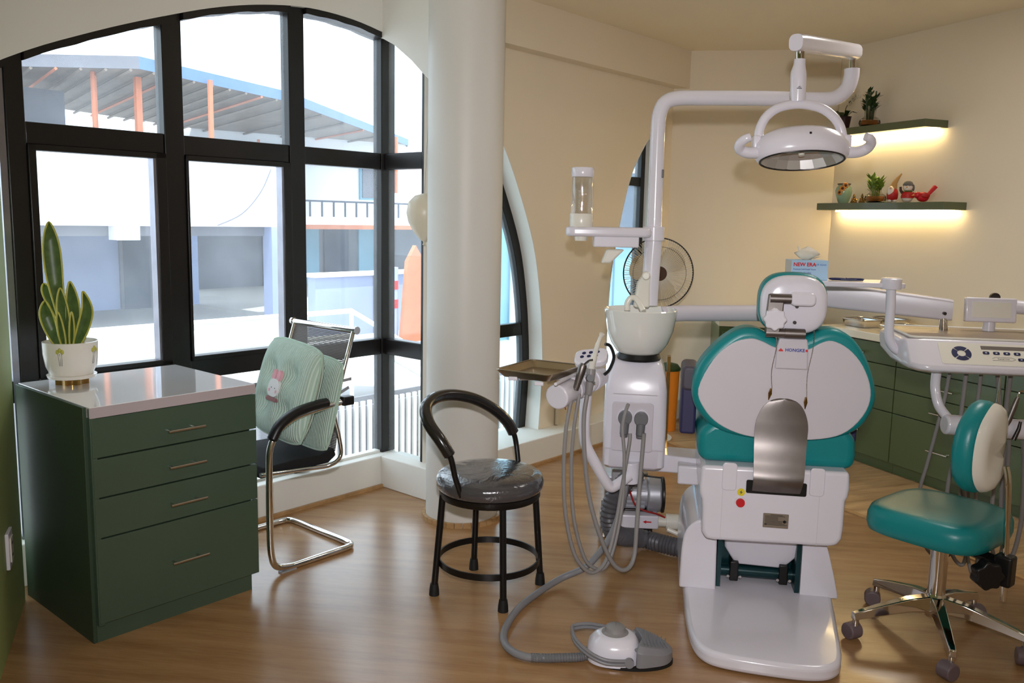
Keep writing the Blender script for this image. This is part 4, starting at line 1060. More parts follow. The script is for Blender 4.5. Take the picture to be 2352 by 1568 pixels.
# suction nozzle, syringe
obj('saliva_ejector', MB().tube(smooth_path([ul(at(1360, 880, 3.16)), ul(at(1358, 850, 3.15)), ul(at(1366, 815, 3.14)), ul(at(1375, 785, 3.13)), ul(at(1383, 766, 3.12))], 5), [0.016]*5 + [0.012]*5 + [0.009]*5 + [0.007]*4 + [0.010, 0.010], 12), 'ivory_plastic', cu)
sv = obj('suction_valve', MB().tube([ul(at(1352, 905, 3.13)), ul(at(1356, 870, 3.13)), ul(at(1358, 848, 3.14))], [0.012, 0.016, 0.017], 14), 'hose_grey', cu)
obj('valve_lever', MB().cyl(ul(at(1353, 868, 3.11)), ul(at(1356, 868, 3.08)), 0.013, n=14).cyl(ul(at(1356, 870, 3.09)), ul(at(1366, 880, 3.09)), 0.004, n=8), 'mid_grey', sv)
sy = obj('air_syringe', MB().tube([ul(at(1322, 895, 3.09)), ul(at(1332, 862, 3.09)), ul(at(1338, 842, 3.09)), ul(at(1341, 836, 3.09))], [0.011, 0.014, 0.016, 0.012], 14), 'brushed', cu)
obj('syringe_tip', MB().tube(smooth_path([ul(at(1340, 838, 3.09)), ul(at(1352, 828, 3.09)), ul(at(1362, 826, 3.09))], 5), 0.003, 8), 'dark_steel', sy)
# tray bracket
obj('tray_bracket', MB().tube([ul(at(1345, 890, 3.22)), ul((0.21, 3.20, 0.818)), ul((0.03, 3.17, 0.819))], 0.009, 10), 'white_plastic', cu)
tray_c = at(1234, 856, 3.12)
for px, py, Y in ((1178, 869, 3.04), (1238, 881, 2.985)):
    obj('tray_lug', MB().box(ul(at(px, py, Y)), (0.032, 0.012, 0.013)), 'white_plastic', cu, bevel=0.003)
obj('tray_rail', MB().tube([ul(at(1276, 882, 2.985)), ul(at(1322, 858, 3.20))], 0.006, 8), 'white_plastic', cu)

# hanging hoses of the assistant's side (each part of the unit)
def hose(pts, r=0.0075, m='hose_grey', par=None, k=8):
    return obj('hose', MB().tube(smooth_path([ul(at(*p)) for p in pts], k), r, 10), m, par or cu)
hose([(1313, 915, 3.08), (1300, 985, 3.07), (1295, 1080, 3.07), (1299, 1180, 3.08), (1318, 1268, 3.10), (1345, 1308, 3.12), (1370, 1312, 3.14), (1395, 1280, 3.17), (1415, 1200, 3.22), (1430, 1110, 3.25), (1445, 1020, 3.27), (1447, 995, 3.28)])
hose([(1331, 905, 3.11), (1318, 985, 3.10), (1312, 1080, 3.10), (1318, 1190, 3.11), (1342, 1280, 3.13), (1370, 1306, 3.15), (1392, 1300, 3.17), (1412, 1250, 3.20), (1430, 1150, 3.24), (1434, 1050, 3.26), (1430, 985, 3.28), (1437, 945, 3.29), (1443, 928, 3.31)], 0.007)
hose([(1349, 905, 3.14), (1341, 960, 3.13), (1343, 1050, 3.12), (1355, 1150, 3.12), (1382, 1240, 3.13), (1410, 1296, 3.15), (1437, 1308, 3.17), (1456, 1280, 3.20), (1463, 1200, 3.23), (1470, 1100, 3.26), (1477, 1020, 3.28), (1479, 995, 3.28)], 0.0085)

# ---- steel tray
tr = thing('instrument_tray', 'empty steel instrument tray resting on the assistant arm bracket', 'tray', Vector((0.107, 3.187, 0.833)), R(60))
outer, inner = rrect(0.275, 0.225, 0.02, 5), rrect(0.235, 0.185, 0.02, 5)
obj('dish', MB().loft([[Vector((x, y, 0.024)) for x, y in rrect(0.282, 0.232, 0.022, 5)], [Vector((x, y, 0.026)) for x, y in outer], [Vector((x, y, 0.002)) for x, y in inner], [Vector((x*0.5, y*0.5, 0.001)) for x, y in inner], [Vector((x*0.5, y*0.5, -0.001)) for x, y in inner], [Vector((x, y, -0.002)) for x, y in rrect(0.24, 0.19, 0.02, 5)], [Vector((x, y, 0.022)) for x, y in rrect(0.280, 0.230, 0.022, 5)], [Vector((x, y, 0.024)) for x, y in rrect(0.282, 0.232, 0.022, 5)]], cap=False).loft([[Vector((x*0.5, y*0.5, 0.001)) for x, y in inner], [Vector((x*0.5, y*0.5, -0.001)) for x, y in inner]]), 'bronze_tray', tr)
obj('rim', MB().tube([Vector((x, y, 0.025)) for x, y in outer], 0.0028, 6, closed=True), 'steel', tr)

# ---- operating lamp on its post
LB = at(1490, 705, 3.46)
lamp = thing('operating_lamp', 'white dental operating lamp on a bent overhead pole', 'lamp', LB)
ll = lambda p: Vector(p) - LB
pole = smooth_path([ll(at(1491, 700, 3.46)), ll(at(1496, 620, 3.46)), ll(at(1502, 540, 3.46)), ll(at(1507, 400, 3.46)), ll(at(1511, 300, 3.46)), ll(at(1515, 262, 3.46)), ll(at(1528, 236, 3.46)), ll(at(1556, 226, 3.46)), ll(at(1620, 225, 3.46)), ll(at(1760, 226, 3.46)), ll(at(1880, 229, 3.46)), ll(at(1920, 224, 3.46)), ll(at(1945, 204, 3.46)), ll(at(1955, 178, 3.46)), ll(at(1957, 158, 3.46))], 6)
obj('pole', MB().tube(pole, [0.034 if p.z < 0.30 else 0.0285 for p in pole], 20), 'white_plastic', lamp)
obj('pole_collar', MB().cyl(ll(at(1501, 553, 3.46)), ll(at(1502, 520, 3.46)), 0.042, n=24), 'white_plastic', lamp, bevel=0.003)
obj('pole_switch', MB().bb(-0.007, 0.007, -0.012, 0.012, -0.016, 0.016).xf(Matrix.Translation(ll(at(1520, 399, 3.45)))), 'mid_grey', lamp, bevel=0.003)
obj('joint_pin', MB().cyl(ll(at(1957, 160, 3.46)), ll(at(1958, 128, 3.46)), 0.0135, n=16), 'chrome', lamp)
a0, a1 = at(1968, 120, 3.50), at(1828, 97, 2.96)
dirA = (a1 - a0).normalized(); sdv = Vector((-dirA.y, dirA.x, 0)).normalized(); upv = Vector((0, 0, 1))
sec = rrect(0.05, 0.058, 0.020, 5)
obj('swing_arm', MB().loft([[ll(p + sdv*x*s_ + upv*y*s_) for x, y in sec] for p, s_ in ((a0, 0.85), (a0.lerp(a1, 0.03), 1.0), (a0.lerp(a1, 0.93), 1.0), (a1, 0.92))]), 'white_plastic', lamp, angle=60)
obj('stem_pin', MB().cyl(ll(at(1838, 112, 3.0)), ll(at(1838, 142, 3.0)), 0.0145, n=16), 'chrome', lamp)
stem = [ll(at(1837, 136, 3.0)), ll(at(1836, 150, 3.0)), ll(at(1834, 165, 3.0)), ll(at(1834, 172, 3.0)), ll(at(1833, 205, 3.0)), ll(at(1832, 233, 3.0))]
st2 = obj('stem', MB().tube(stem, [0.018, 0.0195, 0.025, 0.0262, 0.0255, 0.0225], 22), 'white_plastic', lamp)
obj('stem_mark', MB().bb(-0.008, 0.008, -0.001, 0.001, -0.001, 0.001).bb(-0.006, 0.006, -0.001, 0.001, 0.003, 0.0045).bb(-0.003, 0.003, -0.001, 0.001, 0.006, 0.0075).xf(Matrix.Translation(ll(at(1836, 203, 2.973)))), 'felt_grey', st2)
yoke = smooth_path([ll(at(1742, 330, 3.0)), ll(at(1744, 300, 3.0)), ll(at(1760, 268, 3.0)), ll(at(1790, 247, 3.0)), ll(at(1836, 239, 3.0)), ll(at(1882, 247, 3.0)), ll(at(1912, 266, 3.0)), ll(at(1930, 292, 3.0)), ll(at(1936, 322, 3.0))], 6)
obj('yoke', MB().tube(yoke, 0.0155, 14), 'white_plastic', lamp)
hc = at(1840, 338, 3.0)
hM = Matrix.Rotation(R(-17), 3, 'X') @ Matrix.Rotation(R(-1.5), 3, 'Y')
head_ = obj('lamp_head', MB().lathe([(0.001, 0.060), (0.06, 0.058), (0.11, 0.048), (0.143, 0.030), (0.158, 0.004), (0.160, -0.014), (0.155, -0.034), (0.146, -0.046), (0.139, -0.048), (0.136, -0.044), (0.11, -0.004), (0.05, 0.020), (0.001, 0.026)], 56, ll(hc), hM, 1.0, 0.66), 'white_plastic', lamp, angle=60)
obj('reflector', MB().lathe([(0.1365, -0.0465), (0.118, -0.018), (0.09, 0.000), (0.05, 0.012), (0.001, 0.016)], 18, ll(hc), hM, 1.0, 0.66, cap=False), 'reflector_metal', head_, smooth=False)
obj('lens_ring', MB().tube([ll(hc) + hM @ Vector((0.140*math.cos(2*PI*k/48), 0.66*0.140*math.sin(2*PI*k/48), -0.047)) for k in range(48)], 0.0035, 8, closed=True), 'dark_steel', head_)
obj('bulb', MB().cyl(ll(hc) + hM @ Vector((0, 0, 0.01)), ll(hc) + hM @ Vector((0, 0, -0.030)), 0.014, 0.010, n=16), 'ivory_plastic', head_)
obj('lamp_mark', MB().bb(-0.006, 0.001, -0.001, 0.002, -0.0035, 0.0035).xf(Matrix.Translation(ll(hc) + hM @ Vector((0, -0.1045, 0.008)))), 'black_dot', head_)
for sx in (-1, 1):
    sck = ll(hc) + hM @ Vector((sx*0.152, 0.0, 0.012))
    obj('yoke_socket', MB().bb(-0.012, 0.012, -0.022, 0.022, -0.028, 0.028).xf(Matrix.Translation(sck)), 'white_plastic', lamp, bevel=0.006)
    hp_ = [ll(hc) + hM @ Vector(p) for p in ((sx*0.145, -0.005, -0.020), (sx*0.185, -0.01, -0.022), (sx*0.212, -0.02, -0.014), (sx*0.218, -0.045, -0.004), (sx*0.205, -0.065, 0.004), (sx*0.19, -0.07, 0.008))]
    pth = smooth_path(hp_, 5)
    obj('handle', MB().tube(pth, [0.020 - 0.006*i/(len(pth)-1) for i in range(len(pth))], 14), 'white_plastic', lamp)
# bottle bracket on the pole
bkt = obj('bottle_bracket', MB().prism([(p[0], p[1]) for p in rrect(0.335, 0.085, 0.035, 6)], -0.018, 0.020).xf(Matrix.Translation(ll(at(1398, 533, 3.43)))), 'white_plastic', lamp, bevel=0.012, seg=4)
obj('bracket_box', MB().box(ll(at(1414, 555, 3.43)), (0.175, 0.065, 0.042)), 'white_plastic', lamp, bevel=0.005)
bw = ll(at(1335, 520, 3.43))
obj('bottle', MB().lathe([(0.036, 0.0), (0.043, 0.006), (0.0435, 0.07), (0.040, 0.19), (0.038, 0.195), (0.038, 0.19), (0.041, 0.07), (0.040, 0.01), (0.001, 0.008)], 32, bw), 'bottle_clear', lamp, label='clear water bottle')
obj('bottle_neck', MB().lathe([(0.044, -0.002), (0.0455, 0.002), (0.0455, 0.046), (0.043, 0.05)], 32, bw), 'ivory_plastic', lamp)
obj('bottle_cap', MB().lathe([(0.042, 0.190), (0.044, 0.193), (0.044, 0.222), (0.041, 0.226), (0.001, 0.227)], 32, bw), 'white_plastic', lamp)
cr = MB()
for k in range(16): cr.add(*(lambda o: (o.v, o.f))(MB().tube([bw + Vector((0.010*math.cos(2*PI*j/12) - 0.005, 0.010*math.sin(2*PI*j/12), 0.055 + 0.0055*k)) for j in range(12)], 0.0012, 5, closed=True)))
obj('pickup_coil', cr, 'ivory_plastic', lamp)
obj('outlet_nut', MB().lathe([(0.024, -0.055), (0.026, -0.035), (0.026, -0.022)], 24, bw), 'ivory_plastic', lamp)
obj('cup_chute', MB().loft([[ll(at(1405, 572, 3.43) + Vector((x, y, 0))) for x, y in ((-0.02, -0.02), (0.05, -0.02), (0.05, 0.03), (-0.02, 0.03))], [ll(at(1388, 604, 3.43) + Vector((x, y, 0))) for x, y in ((-0.012, -0.02), (0.022, -0.02), (0.022, 0.03), (-0.012, 0.03))]]), 'ivory_plastic', lamp, bevel=0.008)

# ---- suction motor behind the pillar
M0 = Vector((0.575, 3.83, 0))
mo = thing('suction_motor', 'finned silver suction motor on the floor behind the cuspidor', 'motor', M0, R(-4))
obj('motor_body', MB().cyl((-0.14, 0, 0.175), (0.06, 0, 0.175), 0.062, n=28), 'cast_alu', mo)
for k in range(14):
    a = PI*0.12 + k*PI*1.76/13 - PI/2 + 0.0
    c_, s_ = math.cos(a), math.sin(a)
    obj('fin', MB().box((-0.05, 0.066*c_, 0.175 + 0.066*s_), (0.18, 0.016, 0.004), Matrix.Rotation(a, 3, 'X')), 'cast_alu', mo, smooth=False)
obj('end_bell', MB().cyl((0.05, 0, 0.175), (0.115, 0, 0.175), 0.079, 0.079, n=32), 'cast_alu', mo, bevel=0.01)
obj('bell_ring', MB().cyl((0.115, 0, 0.175), (0.128, 0, 0.175), 0.082, n=32), 'dark_steel', mo, bevel=0.003)
obj('junction_box', MB().bb(-0.11, 0.02, -0.045, 0.03, 0.235, 0.30), 'cast_alu', mo, bevel=0.005)
obj('separator', MB().bb(-0.16, 0.10, -0.10, -0.02, 0.045, 0.105), 'white_plastic', mo, bevel=0.006)
obj('flow_arrow', MB().add([(0.03, -0.101, 0.078), (0.045, -0.101, 0.070), (0.045, -0.101, 0.075), (0.068, -0.101, 0.075), (0.068, -0.101, 0.081), (0.045, -0.101, 0.081), (0.045, -0.101, 0.086)], [(0, 1, 2, 3, 4, 5, 6)]), 'red', mo, smooth=False)
obj('pipe_joint', MB().cyl((0.10, -0.06, 0.07), (0.135, -0.06, 0.07), 0.025, n=16).cyl((0.135, -0.06, 0.07), (0.19, -0.06, 0.07), 0.036, n=16), 'ivory_plastic', mo)
obj('drain_pipe', MB().tube([(0.18, -0.06, 0.07), (0.30, -0.07, 0.06)], 0.022, 12), 'brown', mo)
obj('valve_handle', MB().tube([(0.14, -0.09, 0.045), (0.23, -0.11, 0.015)], 0.011, 10), 'ivory_plastic', mo)
obj('mount_foot', MB().bb(-0.15, 0.02, -0.11, -0.05, 0.0, 0.035), 'steel', mo, bevel=0.004)
obj('base_frame', MB().bb(-0.15, 0.08, -0.04, 0.07, 0.0, 0.115), 'dark_steel', mo, bevel=0.004)
obj('red_wire', MB().tube(smooth_path([(-0.055, -0.05, 0.275), (-0.04, -0.075, 0.24), (-0.02, -0.085, 0.18), (0.0, -0.088, 0.145), (0.04, -0.09, 0.125), (0.09, -0.085, 0.112), (0.13, -0.08, 0.095)], 6), 0.0042, 8), 'mop_red', mo)
obj('black_wire', MB().tube(smooth_path([(0.02, -0.03, 0.27), (0.06, -0.05, 0.272), (0.11, -0.05, 0.268)], 5), 0.004, 8), 'black_plastic', mo)
obj('gland', MB().cyl((0.02, -0.02, 0.275), (0.05, -0.02, 0.275), 0.012, n=12).cyl((-0.06, -0.045, 0.27), (-0.06, -0.06, 0.27), 0.014, n=14), 'steel', mo)

# ---- thick corrugated hose
def ribbed(pts, r, pitch, depth, k=40):
    P = smooth_path(pts, k); out = [P[0]]
    acc = 0.0
    for a, b in zip(P, P[1:]):
        acc += (b - a).length
        if acc >= pitch/2: out.append(b); acc = 0.0
    rr_ = [r - (depth if i % 2 else 0) for i in range(len(out))]
    return MB().tube(out, rr_, 16)
cpts = [at(1462, 1082, 3.50), at(1432, 1110, 3.45), at(1407, 1150, 3.42), at(1400, 1195, 3.42), at(1418, 1228, 3.46)]
cpts += [Vector((0.58, 3.60, 0.048)), Vector((0.66, 3.55, 0.045)), Vector((0.735, 3.50, 0.045)), Vector((0.80, 3.46, 0.048))]
tag(obj('corrugated_hose', ribbed(cpts, 0.040, 0.0135, 0.006), 'hose_dark', angle=20), 'thick grey corrugated hose curving from the cuspidor to the chair base', 'hose')

# ---- foot control with its own hose
FC = atz(1425, 1512, 0); FC.z = 0
fc = thing('foot_control', 'white and grey foot control with bail handle on the floor', 'foot pedal', FC, R(-4))
rings = []
for z, s_ in ((0.006, 1.0), (0.03, 1.0), (0.06, 0.93), (0.08, 0.76), (0.088, 0.55), (0.090, 0.05)):
    rr_ = []
    for k in range(40):
        a = 2*PI*k/40
        x, y = math.cos(a), math.sin(a)
        rr_.append(Vector((-0.012 + (0.098 if x < 0 else 0.075)*math.copysign(abs(x)**0.8, x)*s_, 0.078*math.copysign(abs(y)**0.8, y)*s_, z)))
    rings.append(rr_)
obj('shell', MB().loft(rings), 'white_plastic', fc, angle=60)
obj('sole', MB().prism([(0.028 + 0.140*math.cos(2*PI*k/40), 0.080*math.sin(2*PI*k/40)) for k in range(40)], 0.0, 0.010), 'rubber', fc)
tp = smooth2([(0.045, -0.078), (0.10, -0.07), (0.145, -0.045), (0.165, 0.0), (0.145, 0.045), (0.10, 0.07), (0.045, 0.078), (0.062, 0.0)], 4)
pd_ = obj('toe_pedal', MB().loft([[Vector((x, y, 0.012)) for x, y in tp], [Vector((x, y, 0.062 - 0.18*max(0, x-0.05))) for x, y in tp], [Vector((0.08 + (x-0.08)*0.8, y*0.8, 0.080 - 0.22*max(0, x-0.05))) for x, y in tp]]), 'grey_plastic', fc, bevel=0.003)
for k in range(7):
    x = 0.066 + 0.012*k
    hw = 0.052*math.sqrt(max(0.05, 1 - ((x-0.05)/0.11)**2))
    obj('tread_rib', MB().tube([Vector((x + 0.006*abs(t), t*hw, 0.0815 - 0.22*max(0, x-0.05))) for t in (-1, -0.5, 0, 0.5, 1)], 0.0018, 6), 'mid_grey', pd_)
dome = obj('dome_button', MB().lathe([(0.043, 0.078), (0.044, 0.088), (0.034, 0.094), (0.033, 0.097), (0.031, 0.106), (0.022, 0.113), (0.001, 0.116)], 36, (-0.02, 0.005, 0)), 'hose_grey', fc)
obj('rib', MB().tube([(-0.02 + 0.0, 0.005 - 0.02, 0.112), (-0.02, 0.005, 0.1165), (-0.02, 0.025, 0.112)], 0.0012, 5), 'grey_plastic', dome)
for x, y in ((0.052, -0.058), (0.045, 0.062), (0.004, 0.066)):
    obj('side_button', MB().sphere((x, y, 0.062), 0.013, 14, 8, (1, 0.8, 0.5)), 'grey_plastic', fc)
bail = smooth_path([(0.022, -0.086, 0.026), (-0.05, -0.094, 0.030), (-0.105, -0.075, 0.045), (-0.145, -0.03, 0.06), (-0.158, 0.02, 0.07), (-0.150, 0.05, 0.07), (-0.10, 0.07, 0.068), (-0.03, 0.085, 0.05), (0.01, 0.088, 0.03)], 6)
obj('bail_handle', MB().tube(bail, 0.0055, 8, sy=1.0).tube([p + Vector((0, 0, 0.012)) for p in bail], 0.0055, 8), 'grey_plastic', fc)
obj('bail_pivot', MB().cyl((0.022, -0.080, 0.032), (0.022, -0.094, 0.032), 0.015, n=18), 'grey_plastic', fc)
fl_ = [at(1440, 1100, 3.40), at(1428, 1160, 3.36), at(1405, 1225, 3.30), at(1372, 1275, 3.24), at(1340, 1305, 3.21)]
fh = [(1290, 1335), (1240, 1358), (1190, 1398), (1160, 1445), (1160, 1478), (1185, 1500), (1225, 1510), (1290, 1510), (1345, 1506)]
fpts = fl_ + [atz(x, y, 0.016) for x, y in fh] + [FC + Vector((-0.10, 0.006, 0.03))]
fpts[5].z = 0.03
sm = smooth_path(fpts, 10); nsm = len(sm)
hl = lambda p: Matrix.Rotation(R(4), 3, 'Z') @ (p - FC)
obj('pedal_hose', MB().tube([hl(p) for p in sm], 0.0125, 12), 'grey_plastic', fc)
obj('hose_sleeve', ribbed([hl(p) for p in sm[int(nsm*0.78):]][::6], 0.0150, 0.006, 0.0018, 24), 'mid_grey', fc)

# ================================================================== right side
# ---- green base cabinets along the right wall
def base_cabinet(w0, w1, label):
    c = thing('base_cabinet', label, 'cabinet', side(3.86, w0, 0), SIDE_RZ, None)
    L = w1 - w0
    obj('carcass', MB().bb(0.012, 0.435, 0.001, L - 0.001, 0.06, 0.742), 'green_olive', c)
    obj('plinth', MB().bb(0.03, 0.40, 0.001, L - 0.001, 0, 0.06), 'green_olive', c)
    for z0, z1, hz in rows:
        dr = obj('drawer', MB().bb(-0.010, 0.011, 0.003, L - 0.003, z0, min(z1, 0.738)), 'green_olive', c, bevel=0.0015)
        hy = L/2
        obj('handle', MB().cyl((-0.036, hy - 0.068, hz), (-0.036, hy + 0.068, hz), 0.0048, n=10).cyl((-0.036, hy - 0.045, hz), (-0.010, hy - 0.045, hz), 0.004, n=8).cyl((-0.036, hy + 0.045, hz), (-0.010, hy + 0.045, hz), 0.004, n=8), 'steel', dr)
    return c
base_cabinet(3.63, 4.20, 'green drawer cabinet in the run, next to the corner cabinet')
base_cabinet(2.95, 3.63, 'green drawer cabinet in the middle of the three cabinet run')
base_cabinet(2.27, 2.95, 'green drawer cabinet at the end of the run away from the corner')
tag(obj('countertop', MB().bb(3.835, 4.300, 2.25, 4.22, 0.745, 0.790).xf(Matrix.Rotation(SIDE_RZ, 4, 'Z')), 'cream_counter', bevel=0.004), 'long cream countertop on the green base cabinets', 'countertop')
cc = thing('corner_cabinet', 'dark green corner cabinet against the back wall', 'cabinet', (1.62, 5.75, 0))
pl_ = [(1.335 - 1.62, 5.58 - 5.75), (1.86 - 1.62, 5.49 - 5.75), (2.03 - 1.62, 5.98 - 5.75), (1.40 - 1.62, 6.09 - 5.75)]
obj('carcass', MB().prism(pl_, 0.0, 0.742), 'green_olive', cc, bevel=0.002)
obj('worktop', MB().prism([(p[0]*1.02, p[1]*1.02) for p in pl_], 0.743, 0.79), 'cream_counter', cc, bevel=0.003)
obj('door', MB().box(((1.335+1.86)/2 - 1.62, (5.58+5.49)/2 - 5.75 - 0.012, 0.40), (0.50, 0.018, 0.62), Matrix.Rotation(math.atan2(-0.09, 0.525), 3, 'Z')), 'green_olive', cc, bevel=0.002)

# ---- floating shelves with light strips
def shelf(z0, z1, w0, w1, label):
    s_ = thing('wall_shelf', label, 'shelf', side(4.213, (w0+w1)/2, z0), SIDE_RZ, None)
    L = (w1 - w0)/2
    obj('board', MB().bb(-0.090, 0.088, -L, L, 0, z1 - z0), 'green_shelf', s_, bevel=0.002)
    obj('light_strip', MB().bb(0.045, 0.062, -L + 0.03, L - 0.03, -0.009, -0.0005), 'led', s_, label='glowing warm light strip')
    return s_
shelf(1.972, 2.016, 3.82, 4.66, 'upper green wall shelf with a warm light strip')
shelf(1.500, 1.545, 3.645, 4.66, 'lower green wall shelf carrying figurines')

# ---- things on the shelves
def bamboo(label, n_, w_, z_, leafm, h=1.0, seed=3):
    t = thing('bamboo_vase', label, 'plant', side(n_, w_, z_))
    rnd = random.Random(seed)
    obj('vase', MB().lathe([(0.040, 0.0), (0.052, 0.006), (0.058, 0.022), (0.054, 0.040), (0.034, 0.054), (0.030, 0.062), (0.030, 0.090), (0.034, 0.094), (0.032, 0.094), (0.028, 0.088), (0.028, 0.062), (0.032, 0.052), (0.050, 0.038), (0.054, 0.022), (0.048, 0.010), (0.001, 0.008)], 28), 'clear_glass', t)
    obj('water', MB().lathe([(0.046, 0.010), (0.052, 0.022), (0.048, 0.036), (0.001, 0.037)], 24), 'water_amber', t)
    for k in range(9):
        a = 2*PI*k/9; r = 0.014 if k else 0
        hh = (0.10 + 0.05*rnd.random())*h
        sx, sy = r*math.cos(a), r*math.sin(a)
        tx, ty = sx*1.8, sy*1.8
        stt = obj('stalk', MB().tube([(sx, sy, 0.015), (tx, ty, hh + 0.02)], 0.0042, 8), leafm, t)
        for j in range(9):
            b = a + rnd.uniform(-1.8, 1.8); z0 = hh*(0.55 + 0.45*rnd.random())
            ln = rnd.uniform(0.035, 0.065)
            p0 = Vector((tx, ty, z0)); dv = Vector((math.cos(b), math.sin(b), rnd.uniform(0.5, 1.6))).normalized()
            p1 = p0 + dv*ln*0.55; p2 = p0 + dv*ln + Vector((0, 0, -0.006))
            sd_ = dv.cross(Vector((0, 0, 1))).normalized()*0.0085
            obj('leaf', MB().add([p0, p1 - sd_, p2, p1 + sd_, p1 + Vector((0, 0, 0.002))], [(0, 1, 4), (1, 2, 4), (2, 3, 4), (3, 0, 4)]), leafm, stt, smooth=False)
    t.scale = (1.12, 1.12, 1.12)
    return t
bamboo('dark lucky bamboo in a glass bulb vase on the upper shelf', 4.205, 4.33, 2.016, 'leaf_deep', 1.25, 3)
bamboo('bright lucky bamboo in a glass bulb vase on the lower shelf', 4.205, 4.235, 1.545, 'leaf_light', 0.95, 8)
orc = thing('potted_orchid', 'small potted orchid with pale blossoms on the upper shelf', 'plant', side(4.205, 4.555, 2.016))
obj('pot', MB().lathe([(0.034, 0), (0.045, 0.08), (0.047, 0.085), (0.040, 0.083), (0.001, 0.078)], 24), 'dark_pot', orc)
for k in range(4):
    a = k*1.6
    obj('leaf', MB().loft([[Vector((0.01*math.cos(a) + s_*0.012*-math.sin(a), 0.01*math.sin(a) + s_*0.012*math.cos(a), 0.08)) for s_ in (-1, 1)], [Vector((0.05*math.cos(a) + s_*0.016*-math.sin(a), 0.05*math.sin(a) + s_*0.016*math.cos(a), 0.12)) for s_ in (-1, 1)], [Vector((0.085*math.cos(a) + s_*0.003*-math.sin(a), 0.085*math.sin(a) + s_*0.003*math.cos(a), 0.11)) for s_ in (-1, 1)]], cap=False, closed=False), 'leaf_deep', orc)
sm_ = obj('flower_stem', MB().tube(smooth_path([(0, 0, 0.08), (0.005, -0.01, 0.14), (0.03, -0.03, 0.19), (0.06, -0.05, 0.215)], 6), 0.0022, 6), 'leaf_deep', orc)
for k, (x, y, z) in enumerate(((0.02, -0.02, 0.17), (0.035, -0.035, 0.195), (0.05, -0.045, 0.21), (0.065, -0.055, 0.215))):
    m_ = MB()
    for j in range(5):
        a = 2*PI*j/5
        m_.sphere((x + 0.010*math.cos(a), y, z + 0.010*math.sin(a)), 0.009, 8, 5, (1, 0.4, 1))
    obj('blossom', m_, 'pale_petal', sm_)
# celadon vase with a sunflower relief
cv = thing('celadon_vase', 'small celadon vase with raised sunflowers on the lower shelf', 'vase', side(4.205, 4.51, 1.545))
obj('body', MB().lathe([(0.024, 0), (0.028, 0.006), (0.042, 0.045), (0.046, 0.070), (0.040, 0.090), (0.031, 0.098), (0.035, 0.108), (0.032, 0.108), (0.028, 0.098), (0.001, 0.096)], 32), 'celadon', cv)
for (a, z) in ((-2.1, 0.082), (-2.45, 0.060), (-1.75, 0.098)):
    c_ = Vector((0.043*math.cos(a), 0.043*math.sin(a), z))
    fl_o = obj('sunflower', MB().sphere(c_, 0.008, 10, 6), 'brown', cv)
    for j in range(9):
        b = 2*PI*j/9
        tdir = Vector((-math.sin(a), math.cos(a), 0))*math.cos(b) + Vector((0, 0, 1))*math.sin(b)
        obj('petal', MB().sphere(c_ + tdir*0.012, 0.0055, 7, 5), 'flower_orange', fl_o)
obj('rim_band', MB().lathe([(0.0335, 0.104), (0.0365, 0.106), (0.0365, 0.110), (0.0335, 0.110)], 28), 'brown', cv)
# two small gold figurines
for w_, lb in ((4.405, 'tiny golden seated figurine standing closer to the celadon vase'), (4.335, 'tiny golden seated figurine standing closer to the bamboo vase')):
    g = thing('gold_figurine', lb, 'figurine', side(4.195, w_, 1.545))
    obj('body', MB().lathe([(0.020, 0), (0.021, 0.006), (0.014, 0.018), (0.013, 0.026), (0.009, 0.032)], 16), 'gold', g)
    obj('head', MB().sphere((0, 0, 0.040), 0.0085, 12, 8), 'gold', g)
    obj('arm', MB().tube([(-0.012, 0, 0.028), (-0.016, -0.008, 0.018), (-0.004, -0.014, 0.014)], 0.004, 6), 'gold', g)
    obj('arm', MB().tube([(0.012, 0, 0.028), (0.016, -0.008, 0.018), (0.004, -0.014, 0.014)], 0.004, 6), 'gold', g)
    obj('hat', MB().lathe([(0.007, 0.045), (0.004, 0.054), (0.001, 0.060)], 10), 'gold', g)
# gnome
gn = thing('gnome_figurine', 'bearded gnome figurine with tall tan hat and red coat on the lower shelf', 'figurine', side(4.20, 4.095, 1.545), R(-20))
obj('body', MB().lathe([(0.020, 0.014), (0.027, 0.022), (0.029, 0.045), (0.024, 0.066), (0.014, 0.078), (0.001, 0.082)], 24), 'felt_red', gn)
obj('beard', MB().sphere((-0.010, -0.014, 0.060), 0.021, 14, 10, (0.9, 0.75, 1.25)), 'felt_white', gn)
obj('nose', MB().sphere((-0.012, -0.031, 0.076), 0.006, 8, 6), 'skin_doll', gn)
obj('hat', MB().tube([(0, 0, 0.076), (0.008, 0, 0.105), (0.022, 0, 0.130), (0.038, 0, 0.152)], [0.021, 0.013, 0.008, 0.003], 14), 'felt_tan', gn)
for x in (-0.012, 0.012): obj('boot', MB().sphere((x, -0.006, 0.009), 0.012, 10, 6, (1, 1.4, 0.75)), 'felt_white', gn)
